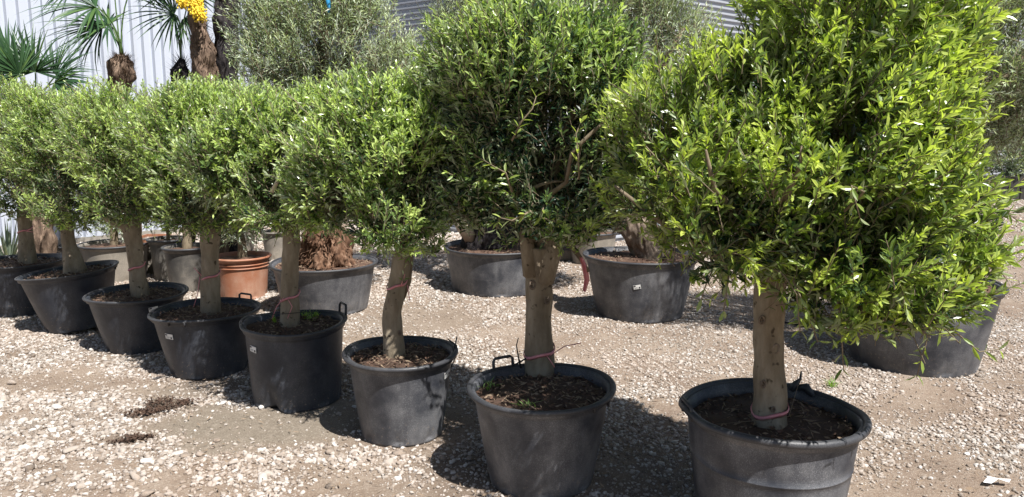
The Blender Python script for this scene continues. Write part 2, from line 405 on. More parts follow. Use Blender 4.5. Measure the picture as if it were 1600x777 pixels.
big = [(623, 708, .030, 'chalky white stone on the dirt just below the small front pot'), (1336, 643, .032, 'pale stone beside the broken rim of the nearest pot'),
       (1559, 519, .028, 'lone pale stone on brown dirt beside the far right pot'), (110, 703, .036, 'largest white stone in the gravel at lower left'),
       (191, 705, .032, 'smooth white stone just below the small dark mulch spill'), (390, 713, .024, 'tan rounded stone at the edge of the grey mud patch'),
       (734, 716, .026, 'grey shaded stone in the shadow left of the second pot'), (18, 598, .034, 'white stone at the far left edge of the tan dirt strip'),
       (1310, 560, .040, 'flat pale stone between the nearest trunk and the far right pot')]
for i, (x, y, s, lab) in enumerate(big):
    p = at_z(x, y, s * .3); o = link('stone', stone_meshes[i % 10], STONE, None, p); o.scale = (s * 1.3, s, s); o.rotation_euler = (0.1, .1, i * 1.3)
    tag(o, lab, 'stone', 'larger stones lying on the gravel')
sm = MB(); p = at_z(1555, 752, .02)
sm.add([tuple(p + Vector(q)) for q in [(-.06, -.01, 0), (-.02, .02, .015), (.03, .015, .005), (.07, .0, .01), (.05, -.02, .004), (0, -.012, .018), (-.03, -.022, .0), (-.02, .018, .011), (0, -.014, .014)]],
       [[0, 6, 1], [1, 6, 5], [1, 5, 2], [2, 5, 4], [2, 4, 3], [0, 1, 7], [5, 6, 8]])
tag(sm.build('plastic_scrap', SCRAP, None, False, p), 'torn white plastic scrap lying on gravel in the bottom right corner', 'scrap')

# ------------------------------------------------------------------ litter helper
def litter_mesh(name, P, lmin, lmax, wid, flatness=.35):
    n = len(P); a = RNG.uniform(0, 6.28, n); t = RNG.normal(0, flatness, n)
    L = RNG.uniform(lmin, lmax, n)[:, None]
    d = np.stack([np.cos(a) * np.cos(t), np.sin(a) * np.cos(t), np.sin(t)], 1)
    s = np.stack([-np.sin(a), np.cos(a), RNG.normal(0, .4, n)], 1) * (wid * RNG.uniform(.5, 1.4, n))[:, None]
    up = np.array([0, 0, 1.0])
    V = np.stack([P - d * L / 2, P + s - up * .001, P + d * L / 2 + up * .001, P - s + up * .002], 1).reshape(-1, 3)
    b = np.arange(n)[:, None] * 4
    return mesh_np(name, V, [np.concatenate([b + [[0, 1, 2]], b + [[0, 2, 3]]])])

# dark mulch spilled on the dirt
for (cx, cy, rx, ry, n_, lab) in [(245, 637, 44, 13, 1100, 'spilled dark brown mulch on the dirt below the leaning row of pots'), (205, 687, 28, 6, 420, 'small streak of dark red mulch among white stones')]:
    q = []
    for _ in range(n_):      # a few overlapping slanted heaps, thrown up towards the right
        hx, hy, sw = [(-.6, .7, .35), (.0, .25, .3), (.55, -.15, .4), (.1, -.7, .3), (.95, -.6, .18)][int(RNG.integers(0, 5))]
        ux, uy = RNG.normal(0, sw), RNG.normal(0, sw * .7)
        q.append(at_z(cx + rx * (hx + ux), cy + ry * (hy + uy - ux * .4), .012))
    q = np.array([tuple(v) for v in q]); q[:, 2] += RNG.uniform(0, .015, n_)
    tag(link('mulch', litter_mesh('mulch', q, .008, .022, .005, .5), SOIL), lab, 'mulch', None, 'stuff')
ql = []
for _ in range(1500):
    v = at_z(RNG.uniform(200, 1600), 420 + 357 * RNG.uniform(0, 1) ** .8, .02); ql.append(tuple(v))
tag(link('leaf_litter', litter_mesh('leaf_litter', np.array(ql), .015, .045, .003, .25), LITTER), 'scattered dry leaves and twigs lying over the gravel', 'litter', None, 'stuff')

# ------------------------------------------------------------------ pots
def pot_shape(h, rt, rb, dent, rimwave, seg=72, rings=16):
    def prof(k):     # k: 0 bottom .. 1 top
        r = rb + (rt - rb) * k ** .9
        return r
    def pt(th, k, r):
        dr, dz = dent(th, k) if dent else (0, 0)
        wz = rimwave(th) * k if rimwave else 0
        return Vector(((r + dr) * math.cos(th), (r + dr) * math.sin(th), k * h + dz + wz))
    return prof, pt
def build_pot(root, base, h, rt, rb, mats=(None, None), tilt=None, dent=None, rimwave=None, handles=(), label_at=None, soil_drop=.035, rim_r=.014, soil_mat=None, litter=True, gap=None, holes=True, rings=False, band=False):
    matb, matr = mats; seg = 72
    prof, pt = pot_shape(h, rt, rb, dent, rimwave, seg)
    T = tilt.to_matrix() if tilt else Matrix.Identity(3)
    # keep the lowest point of a tilted pot on the ground
    low = min((T @ pt(2 * math.pi * i / 24, 0, rb)).z for i in range(24))
    B = Vector(base); B.z = -low * .75 + gz(B.x, B.y)
    mb = MB(); ks = [0, .012, .03, .08, .15, .25, .35, .45, .55, .60, .604, .612, .616, .68, .75, .84, .90, .928, .935, .98, 1.0]
    V = []; F = []
    ks2 = [(k, prof(k) + (.014 if k > .93 else 0) - (.008 if k == 0 else 0) + (.0025 if rings and .603 < k < .613 else 0)) for k in ks]
    inner = [(k, prof(k) - .007) for k in (1.0, .9, .7, .4)]
    allk = ks2 + inner
    for k, r in allk:
        for i in range(seg):
            th = 2 * math.pi * i / seg
            rr = r
            if holes and k in (.03, .08) and i % 9 in (0, 1): rr -= .012
            V.append(tuple(T @ pt(th, k, rr) + B))
    for j in range(len(allk) - 1):
        for i in range(seg):
            F.append([j * seg + i, j * seg + (i + 1) % seg, (j + 1) * seg + (i + 1) % seg, (j + 1) * seg + i])
    F.append(list(range(seg))[::-1]); mb.add(V, F)
    pot = mb.build('pot', matb, root, True, B)
    # rolled rim
    n = 96; rp = []
    for i in range(n):
        th = 2 * math.pi * i / n
        if gap and gap[0] < th < gap[1]: continue
        rp.append(T @ pt(th, 1.0, rt + .018) + B)
    m = MB()
    if gap:
        k0 = int(gap[0] / (2 * math.pi) * n) + 1
        rp = rp[k0:] + rp[:k0]
        m.tube(rp, rim_r, 10)
    else: m.tube(rp, rim_r, 10, closed=True)
    m.build('rim', matr, pot, True, B)
    if band:
        for kk in (.86, .78):
            m = MB(); m.tube([T @ pt(2 * math.pi * i / 72, kk, prof(kk) + .006) + B for i in range(72)], .007, 8, closed=True); m.build('band', matr, pot, True, B)
    for (th, up) in handles:      # loop handle standing up from the rim, or folded
        c = T @ pt(th, 1.0, rt + .012) + B; tan = T @ Vector((-math.sin(th), math.cos(th), 0)); rad = T @ Vector((math.cos(th), math.sin(th), 0)); u = T @ Vector((0, 0, 1))
        w = .055
        m = MB(); pts = [c - tan * w - u * .03, c - tan * w + u * up * .8 + rad * .005, c - tan * (w - .012) + u * up + rad * .01, c + tan * (w - .012) + u * up + rad * .01, c + tan * w + u * up * .8 + rad * .005, c + tan * w - u * .03]
        m.tube(pts, .0075, 6); m.build('handle', matr, pot, True, B)
    if label_at:
        th, k, ang = label_at; r = prof(k) + .006; w, hh = .030, .017
        m = MB(); ink = MB(); V = []; nn = 5
        def lp(a, b_, off=0):
            aa = a * math.cos(ang) - b_ * math.sin(ang); bb = a * math.sin(ang) + b_ * math.cos(ang)
            q = pt(th + aa / r, k + bb / h, prof(k + bb / h) + .005 + off); return T @ q + B
        for i in range(nn):
            for s in (-1, 1): V.append(tuple(lp(-w + 2 * w * i / (nn - 1), s * hh)))
        for i in range(nn):
            for s in (-1, 1): V.append(tuple(lp(-w + 2 * w * i / (nn - 1), s * hh, -.003)))
        F = [[2 * i, 2 * i + 2, 2 * i + 3, 2 * i + 1] for i in range(nn - 1)] + [[2 * i + 11, 2 * i + 13, 2 * i + 12, 2 * i + 10] for i in range(nn - 1)]
        m.add(V, F); lab = m.build('price_label', PAPER, pot, False, B)
        def patch(a0, a1, b0, b1): ink.add([tuple(lp(a, b_, .0012)) for a, b_ in ((a0, b0), (a1, b0), (a1, b1), (a0, b1))], [[0, 1, 2, 3]])
        patch(-w * .92, -w * .35, hh * .3, hh * .85); patch(w * .45, w * .85, -hh * .75, -hh * .05)
        for q in range(3): patch(-w * .8, w * .2, -hh * (.15 + .25 * q), -hh * (.08 + .25 * q))
        me_o = ink.build('label_print', INK, pot, False, B)
    # soil
    sr = prof(.95) - .008; V = [tuple(T @ Vector((0, 0, h - soil_drop + .02)) + B)]; F = []; rr_ = 10; sg = 40
    for j in range(1, rr_ + 1):
        for i in range(sg):
            th = 2 * math.pi * i / sg; q = pt(th, 1.0, 0); f = j / rr_
            e = pt(th, .95, sr); z = h - soil_drop + .02 * (1 - f * f) + .014 * noise.noise(Vector((math.cos(th) * f * 3 + base[0] * 7, math.sin(th) * f * 3, 2))) + (e.z - .95 * h) * f
            V.append(tuple(T @ Vector((e.x * f, e.y * f, z)) + B))
    for i in range(sg): F.append([0, 1 + i, 1 + (i + 1) % sg])
    for j in range(rr_ - 1):
        for i in range(sg): F.append([1 + j * sg + i, 1 + (j + 1) * sg + i, 1 + (j + 1) * sg + (i + 1) % sg, 1 + j * sg + (i + 1) % sg])
    m = MB(); m.add(V, F); soil = m.build('soil', soil_mat or SOIL, root, True, B)
    if litter:
        k = 700; a = RNG.uniform(0, 6.28, k); f = np.sqrt(RNG.uniform(0, .95, k))
        P = np.array([tuple(T @ Vector((math.cos(x) * sr * y, math.sin(x) * sr * y, h - soil_drop + .022 * (1 - y * y) + random.uniform(.0, .018))) + B) for x, y in zip(a, f)])
        pn = int(k * .6)
        me = litter_mesh('mulch', P[:pn] - np.array(tuple(B)), .012, .045, .003, .3); tag(link('mulch', me, LITTER, soil, B), kind='stuff')
        me = litter_mesh('bark_chips', P[pn:] - np.array(tuple(B)), .012, .03, .008, .5); tag(link('bark_chips', me, SOILRED, soil, B), kind='stuff')
    top = T @ Vector((0, 0, h - soil_drop)) + B
    return pot, soil, B, top, T

# ------------------------------------------------------------------ foliage
T8 = (np.array([(0, 0, 0), (.28, -.38, .10), (.30, 0, .02), (.28, .38, .10), (.66, -.48, .07), (.66, 0, -.02), (.66, .48, .07), (1, 0, -.10)]),
      [np.array([[0, 1, 2], [0, 2, 3], [4, 7, 5], [5, 7, 6]]), np.array([[1, 4, 5, 2], [2, 5, 6, 3]])])
T5 = (np.array([(0, 0, 0), (.58, -.55, .08), (.58, 0, 0), (.58, .55, .08), (1, 0, -.08)]), [np.array([[0, 1, 2], [0, 2, 3], [1, 4, 2], [2, 4, 3]])])
def nrm(a): return a / np.maximum(np.linalg.norm(a, axis=-1, keepdims=True), 1e-9)
def leaves_mesh(name, P, D, Nn, L, Wd, tint, tmpl, org):
    T, Fs = tmpl; S = np.cross(Nn, D); n = len(P); k = len(T)
    V = (P - org)[:, None] + D[:, None] * (T[None, :, 0:1] * L[:, None, None]) + S[:, None] * (T[None, :, 1:2] * Wd[:, None, None]) + Nn[:, None] * (T[None, :, 2:3] * (L[:, None, None] * .6))
    F = [(np.arange(n)[:, None, None] * k + f[None]).reshape(-1, f.shape[1]) for f in Fs]
    return mesh_np(name, V.reshape(-1, 3), F, False, {'tint': np.repeat(tint, k)})
# unit leaves for the ones that are objects of their own, each with its own tint
def unit_leaf(t, tmpl, wd):
    T, Fs = tmpl; V = T * np.array([1, wd, .6]); return mesh_np('leaf', V, Fs, False, {'tint': np.full(len(V), t)})
UNIT = [unit_leaf(t, T8, .275) for t in np.linspace(0.0, 1.0, 9)]
for u_ in UNIT: u_.materials.append(LEAF)
UNIT2 = [unit_leaf(t, T8, .275) for t in np.linspace(0.0, 1.0, 9)]
for u_ in UNIT2: u_.materials.append(OLIVE)

def crown(root, lobes, nshoot, mat, org, leafL=.052, ratio=.27, pairs=8, slen=(.12, .24), tmpl=T5, tint0=.45, up=.55, clump=.5, tone_var=.25, n_leaf_objs=0, seed=0, out=.75, shell=.16, droop=.25, sil=None, twig_mat=None, inner=.25, leaf_mat_=None, voids=(), side=0.0):
    """lobes: (centre Vector, (rx, ry, rz)); shoots fill the outer shell of their union"""
    rng = np.random.default_rng(seed + 100)
    C = np.array([tuple(c) for c, r in lobes]); Rr = np.array([r for c, r in lobes], float)
    vol = (Rr[:, 0] * Rr[:, 1] * Rr[:, 2]) ** (2 / 3); w = vol / vol.sum()
    m = int(nshoot * 2.4)
    li = rng.choice(len(lobes), m, p=w); u = nrm(rng.normal(0, 1, (m, 3)))
    f = 1 - np.abs(rng.normal(0, shell, m)); ins = rng.uniform(0, 1, m) < inner; f[ins] = rng.uniform(.3, .9, ins.sum())
    nz = np.array([noise.noise(Vector(tuple(C[l] * 1.0 + q * 1.7)) + Vector((seed * 3.1, 0, 0))) for l, q in zip(li, u)])
    f = f * (1 + clump * .45 * nz)
    P = C[li] + u * Rr[li] * f[:, None]
    # drop what is deep inside another lobe
    q = (P[:, None] - C[None]) / Rr[None]; rr = np.linalg.norm(q, axis=2).min(1)
    keep = ~((rr < .6) & (rng.uniform(0, 1, m) < .75))
    nz2 = np.array([noise.noise(Vector(tuple(p * 5.5)) + Vector((0, seed, 0))) for p in P])
    keep &= nz2 > (-.42 + .30 * clump * rng.uniform(0, 1, m))
    hollow = None
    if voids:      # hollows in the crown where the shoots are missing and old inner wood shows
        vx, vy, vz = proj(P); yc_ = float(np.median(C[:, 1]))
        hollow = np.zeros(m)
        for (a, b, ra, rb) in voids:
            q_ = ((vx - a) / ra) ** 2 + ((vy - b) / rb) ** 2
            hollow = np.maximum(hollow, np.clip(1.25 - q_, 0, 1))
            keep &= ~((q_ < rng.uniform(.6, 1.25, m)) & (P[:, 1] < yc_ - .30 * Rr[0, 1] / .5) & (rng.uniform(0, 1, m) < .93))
    P, u, li, nz, nz2 = P[keep][:nshoot], u[keep][:nshoot], li[keep][:nshoot], nz[keep][:nshoot], nz2[keep][:nshoot]
    S = len(P); ctr = C.mean(0); hol = hollow[keep][:nshoot] if hollow is not None else np.zeros(S)
    outw = nrm(u / Rr[li] * Rr[li].mean(1, keepdims=True))
    d = nrm(outw * out + np.array([side, 0, up]) + rng.normal(0, .36, (S, 3)))
    sl = rng.uniform(slen[0], slen[1], S) * (1 + .6 * (rng.uniform(0, 1, S) < .10))
    e1 = nrm(np.cross(d, nrm(rng.normal(0, 1, (S, 3))))); e2 = np.cross(d, e1)
    start = P - d * sl[:, None] * .55
    Ls, Ps, Ds, Ns, Ts = [], [], [], [], []
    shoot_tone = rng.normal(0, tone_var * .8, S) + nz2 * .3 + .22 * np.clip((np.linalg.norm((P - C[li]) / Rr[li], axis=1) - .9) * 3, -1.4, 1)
    shoot_tone -= .30 * hol      # older inner leaves, with the hollow's shade painted into their tint
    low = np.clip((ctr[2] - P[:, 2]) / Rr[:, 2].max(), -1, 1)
    bend = rng.normal(0, .25, (S, 3)) + np.array([0, 0, 1]) * (-droop * rng.uniform(0, 1.5, S))[:, None]
    stem = [start]
    for j in range(pairs):
        t = (j + .6) / pairs
        pos = start + d * (sl * t)[:, None] + bend * (sl * t * t * .5)[:, None]
        if j in (pairs // 2, pairs - 1): stem.append(pos)
        dd = nrm(d + bend * t)
        for sg in (0, 1):
            ang = (j % 2) * math.pi / 2 + sg * math.pi + rng.normal(0, .35, S)
            side = e1 * np.cos(ang)[:, None] + e2 * np.sin(ang)[:, None]
            op = np.radians(rng.normal(46 - 22 * t, 12, S))[:, None]
            ld = nrm(dd * np.cos(op) + side * np.sin(op) + rng.normal(0, .12, (S, 3)) - np.array([0, 0, .08]))
            ln = dd * np.sin(op) - side * np.cos(op); ln = ln + rng.normal(0, .25, (S, 3)); ln = nrm(ln - ld * (ln * ld).sum(1, keepdims=True))
            L = leafL * rng.uniform(.7, 1.18, S) * (1.0 - .35 * max(0, t - .6) / .4)
            kp = rng.uniform(0, 1, S) < (.93 if t > .3 else .7)
            Ps.append(pos[kp]); Ds.append(ld[kp]); Ns.append(ln[kp]); Ls.append(L[kp])
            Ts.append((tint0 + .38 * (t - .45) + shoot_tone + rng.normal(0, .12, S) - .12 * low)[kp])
    P_, D_, N_, L_, T_ = map(np.concatenate, (Ps, Ds, Ns, Ls, Ts)); T_ = T_ + (rng.uniform(0, 1, len(T_)) < .04) * .5 - (rng.uniform(0, 1, len(T_)) < .10) * .3; T_ = np.clip(T_, 0, 1)
    org = np.array(tuple(org))
    # thin shoot stems, three sided
    a = .0016 + .0008 * rng.uniform(0, 1, S)[:, None]; V = []; sb = np.stack(stem, 1)   # S,3,3
    ring = [np.stack([sb[:, k] + (e1 * math.cos(x) + e2 * math.sin(x)) * a for x in (0, 2.09, 4.19)], 1) for k in range(3)]
    V = np.concatenate(ring, 1).reshape(-1, 3) - org; b = np.arange(S)[:, None] * 9; F = []
    for k in range(2):
        for i in range(3): F.append(b + np.array([[k * 3 + i, k * 3 + (i + 1) % 3, k * 3 + 3 + (i + 1) % 3, k * 3 + 3 + i]]))
    cr = link('crown', mesh_np('crown', V, [np.concatenate(F)], True), twig_mat or BRANCH, root, org)
    take = np.zeros(len(P_), bool)
    if n_leaf_objs:
        x, y, z = proj(P_); x2, y2, z2 = proj(P_ + D_ * L_[:, None])
        inside = (x > 5) & (x < 1595) & (y > 5) & (y < 772)
        # leaves nearest to the camera that face it and show large
        view = nrm(np.array([0, 0, CAM_H]) - P_); face = np.abs((view * N_).sum(1)); ln = np.hypot(x - x2, y - y2)
        score = ln * (.4 + face) - 14 * (z - z.min()); score[~inside] = -1e9
        pick = np.argsort(-score)[:n_leaf_objs]; take[pick] = True
        for i in pick:
            dv, nv = Vector(D_[i]), Vector(N_[i]); sv = nv.cross(dv)
            M = Matrix((dv, sv, nv)).transposed().to_4x4()
            o = bpy.data.objects.new('leaf', (UNIT if leaf_mat_ is LEAF else UNIT2)[int(round(T_[i] * 8))]); COL.objects.link(o); o.parent = cr
            o.matrix_local = Matrix.Translation(Vector(P_[i] - org)) @ M @ Matrix.Diagonal((L_[i], L_[i], L_[i], 1))
    kq = ~take
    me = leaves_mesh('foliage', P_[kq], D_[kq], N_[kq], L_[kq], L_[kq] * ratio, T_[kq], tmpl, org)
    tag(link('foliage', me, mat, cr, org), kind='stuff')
    return cr, P
def bezier(p0, p1, p2, p3, n):
    out = []
    for i in range(n):
        t = i / (n - 1); s = 1 - t
        out.append(p0 * s ** 3 + p1 * 3 * s * s * t + p2 * 3 * s * t * t + p3 * t ** 3)
    return out
def limbs(trunk, start, lobes, r0, nprim, mat, org, seed, shoots, nsec=5, show=None):
    rn = random.Random(seed); ends = []
    prim = []
    for i in range(nprim):
        c, r = lobes[i % len(lobes)]
        th = 2.4 * i + rn.uniform(0, .6)
        e = Vector(c) + Vector((math.cos(th) * r[0] * .5, math.sin(th) * r[1] * .5, rn.uniform(-.35, .5) * r[2]))
        mid = start + Vector(((e.x - start.x) * .25, (e.y - start.y) * .25, max(.1, (e.z - start.z) * .55)))
        pts = bezier(start, start + Vector((rn.uniform(-.04, .04), rn.uniform(-.04, .04), .08)), mid, e, 9)
        pts = [p + Vector((rn.gauss(0, .008), rn.gauss(0, .008), 0)) if 0 < k < 8 else p for k, p in enumerate(pts)]
        m = MB(); m.tube(pts, [r0 * (1 - .72 * k / 8) for k in range(9)], 7, jit=.15, seed=seed)
        prim.append(pts)
        for j in range(nsec):
            s = pts[rn.randint(4, 8)]; near = min(shoots[rn.randrange(len(shoots))] for _ in range(1)) if False else None
            best = None
            for _ in range(14):
                q = Vector(shoots[rn.randrange(len(shoots))]); dd = (q - s).length
                if best is None or dd < best[0]: best = (dd, q)
            q = best[1]; k = (q - s) * .5 + Vector((rn.uniform(-.05, .05), rn.uniform(-.05, .05), rn.uniform(-.02, .06)))
            pp = bezier(s, s + k * .6, s + k, q, 6); m.tube(pp, [r0 * .26 * (1 - .7 * a / 5) for a in range(6)], 5)
        m.build('branch', mat, trunk, True, org)
def ribbon(trunk, c, r, mat, org, tail=None, w=.006, name='ribbon', tiltz=.02):
    m = MB(); n = 28; V = []; F = []
    for i in range(n):
        th = 2 * math.pi * i / n; z = tiltz * math.sin(th + 1) + .006 * math.sin(3 * th)
        for rr, zz in ((r + .003, -w), (r + .006, 0), (r + .003, w), (r, 0)): V.append((c.x + rr * math.cos(th), c.y + rr * math.sin(th), c.z + z + zz))
    for i in range(n):
        j = (i + 1) % n
        for k in range(4): F.append([i * 4 + k, j * 4 + k, j * 4 + (k + 1) % 4, i * 4 + (k + 1) % 4])
    m.add(V, F)
    for t in (tail or []): m.tube([c + Vector(q) for q in t], .0025, 5)
    m.build(name, mat, trunk, True, org)

def trunk_mesh(root, pts, rad, mat, org, jit=.12, seed=0, seg=20, name='trunk', nn=7):
    # resample along the polyline
    P = []; Q = []
    for i in range(len(pts) - 1):
        n = nn
        for k in range(n):
            t = k / n; P.append(pts[i].lerp(pts[i + 1], t)); Q.append(rad[i] * (1 - t) + rad[i + 1] * t)
    P.append(pts[-1]); Q.append(rad[-1])
    for _ in range(3): P = [P[0]] + [(P[i - 1] + P[i] * 2 + P[i + 1]) / 4 for i in range(1, len(P) - 1)] + [P[-1]]
    m = MB(); m.tube(P, Q, seg, jit=jit, seed=seed)
    return m.build(name, mat, root, True, org)

# ------------------------------------------------------------------ the front row
def locate(rx, ry, by, h=None):
    """pot position and height from the pixel of its rim centre and the row of its base centre"""
    if h is None:
        D = at_z(rx, by, 0).y; t = at_y(rx, ry, D); return Vector((t.x, D, 0)), t.z
    t = at_z(rx, ry, h); return Vector((t.x, t.y, 0)), h
def px_r(w, p): 
    z = p.y * math.cos(PITCH) + (CAM_H - .45) * math.sin(PITCH); return w / FPX * z / 2
def lobe_list(spec, Y):
    out = []
    for (x, y, dy, rx, ry, rd) in spec:
        c = at_y(x, y, Y + dy); s = (Y + dy) / FPX; out.append((c, (rx * s, rd, ry * s)))
    return out

ROW = dict(
  A=dict(rim=(1206, 643), by=None, h=.47, w=262, bw=.84, tr=[(1203, 668), (1202, 560), (1201, 470), (1205, 400)], tw=[47, 44, 44, 50],
     lobes=[(1262, 228, 0, 222, 195, .62), (1358, 235, -.05, 130, 192, .5), (1060, 235, 0, 110, 130, .45), (1135, 335, -.15, 112, 84, .4), (1330, 380, -.25, 150, 95, .4), (1462, 365, -.1, 86, 95, .35), (1418, 105, 0, 84, 125, .42), (1330, 10, 0, 140, 135, .5), (1385, 462, -.28, 95, 48, .25), (1310, 470, -.35, 60, 42, .2), (1450, 450, -.22, 70, 55, .25), (1180, 155, .1, 105, 78, .45)],
     voids=[(1240, 350, 175, 62), (1130, 330, 60, 50), (1350, 330, 60, 45), (1120, 430, 40, 35), (1260, 460, 30, 30)], n=5500, leafL=.056, tint=.56, lab='bright green potted olive tree nearest the camera, its black pot with a torn rim'),
  B=dict(rim=(846, 605), by=747, w=222, bw=.75, tr=[(843, 584), (842, 500), (841, 430), (843, 385)], tw=[44, 38, 42, 50],
     lobes=[(845, 190, 0, 150, 150, .5), (770, 150, 0, 95, 120, .4), (920, 130, .05, 90, 100, .4), (840, 80, 0, 140, 80, .45), (860, 300, -.1, 110, 75, .38), (740, 270, 0, 60, 80, .3), (960, 240, .1, 55, 100, .3)],
     voids=[(850, 215, 105, 105), (905, 270, 50, 55), (770, 330, 40, 30)], n=3900, leafL=.052, tint=.34, lab='tall dark green potted olive tree with a forked trunk, raised handle on its pot'),
  C=dict(rim=(626, 551), by=675, w=172, bw=.76, tr=[(617, 552), (614, 490), (622, 430), (632, 385)], tw=[32, 28, 28, 24],
     lobes=[(600, 250, 0, 120, 100, .45), (655, 220, 0, 70, 90, .35), (520, 290, 0, 70, 60, .3), (620, 330, -.1, 90, 62, .35), (590, 175, 0, 90, 55, .35)],
     voids=[(675, 300, 34, 50), (560, 350, 50, 25), (640, 280, 25, 25)], n=2900, leafL=.050, tint=.60, lab='potted olive tree with a bowed trunk in the smallest front black pot'),
  D=dict(rim=(460, 503), by=622, w=154, bw=.9, tr=[(452, 500), (454, 440), (456, 380), (454, 350)], tw=[28, 24, 26, 24],
     lobes=[(460, 240, 0, 90, 90, .42), (400, 205, .05, 64, 62, .35), (490, 195, 0, 55, 52, .35), (450, 310, -.1, 85, 50, .35), (350, 250, 0, 70, 70, .3)],
     voids=[(440, 300, 70, 45), (470, 215, 25, 18)], n=2500, leafL=.048, tint=.60, lab='potted olive tree in a dented black pot with grass tufts and a raised handle'),
  E=dict(rim=(322, 485), by=577, w=156, bw=.74, tr=[(329, 484), (329, 430), (328, 380), (330, 350)], tw=[28, 26, 27, 28],
     lobes=[(325, 240, 0, 95, 100, .45), (270, 230, .05, 70, 80, .35), (380, 200, 0, 70, 65, .35), (330, 320, -.1, 90, 45, .35), (318, 170, 0, 74, 40, .3)],
     voids=[(370, 285, 45, 40), (300, 320, 40, 25)], n=2500, leafL=.048, tint=.60, lab='potted olive tree with a straight trunk in front of the terracotta pot'),
  F=dict(rim=(214, 457), by=541, w=146, bw=.66, tr=[(219, 458), (213, 410), (207, 370), (204, 320)], tw=[24, 22, 24, 22],
     lobes=[(215, 240, 0, 90, 95, .45), (160, 230, 0, 60, 75, .35), (270, 220, 0, 60, 70, .3), (210, 310, -.1, 80, 40, .32), (205, 188, 0, 70, 36, .3)],
     voids=[(245, 290, 40, 40), (185, 320, 30, 25)], n=2200, leafL=.046, tint=.64, lab='potted olive tree with a low side branch, third from the left end'),
  G=dict(rim=(117, 425), by=512, w=138, bw=.66, tr=[(118, 425), (108, 385), (102, 340), (100, 310)], tw=[34, 19, 17, 16],
     lobes=[(115, 240, 0, 85, 90, .45), (60, 220, 0, 60, 75, .35), (160, 220, 0, 60, 70, .3), (120, 310, -.1, 75, 45, .32), (95, 186, 0, 66, 36, .3)],
     voids=[(85, 285, 45, 35), (140, 310, 30, 30)], n=2200, leafL=.046, tint=.64, lab='potted olive tree leaning in a tilted tapered black pot near the left end'),
  H=dict(rim=(28, 408), by=485, w=132, bw=.8, tr=[(42, 402), (40, 370), (38, 340), (38, 310)], tw=[24, 20, 19, 18],
     lobes=[(20, 230, 0, 85, 90, .45), (-50, 220, 0, 70, 85, .35), (60, 200, 0, 55, 60, .3), (20, 295, -.1, 75, 42, .32), (10, 165, 0, 80, 38, .3)],
     voids=[(30, 290, 40, 30)], n=2000, leafL=.046, tint=.64, lab='potted olive tree at the far left end of the row beside the white wall'),
)
def dent_D(th, k):
    a = math.atan2(math.sin(th + 1.95), math.cos(th + 1.95))        # towards the camera, left of centre
    g = max(0, 1 - abs(a) / .42) ** 1.3 * max(0, 1 - k / .42)
    return (-.055 * g + .02 * max(0, 1 - abs(a - .45) / .3) * max(0, 1 - k / .3), .024 * g)
def wave_A(th):
    a = lambda c, s: math.exp(-((math.atan2(math.sin(th - c), math.cos(th - c))) / s) ** 2)
    return .020 * a(math.pi * 1.03, .28) - .012 * a(.75, .3) + .022 * a(.98, .10) + .006 * math.sin(2 * th) - .016 * a(.25, .4) + .012 * a(1.9, .8)
def wave_D(th):
    a = lambda c, s: math.exp(-((math.atan2(math.sin(th - c), math.cos(th - c))) / s) ** 2)
    return .012 * a(math.pi, .4) - .01 * a(math.pi * 1.2, .25) + .008 * math.sin(2 * th + 1)
def oval(a, ph, wz=.004):
    return (lambda th, k: (a * k * math.cos(2 * (th - ph)), 0)), (lambda th: wz * math.sin(2 * th + ph) + wz * .5 * math.sin(3 * th))
def facing(p, off):    # the angle on a pot that faces the camera, turned by off (to the right is positive)
    return math.atan2(-p.y, -p.x) + off

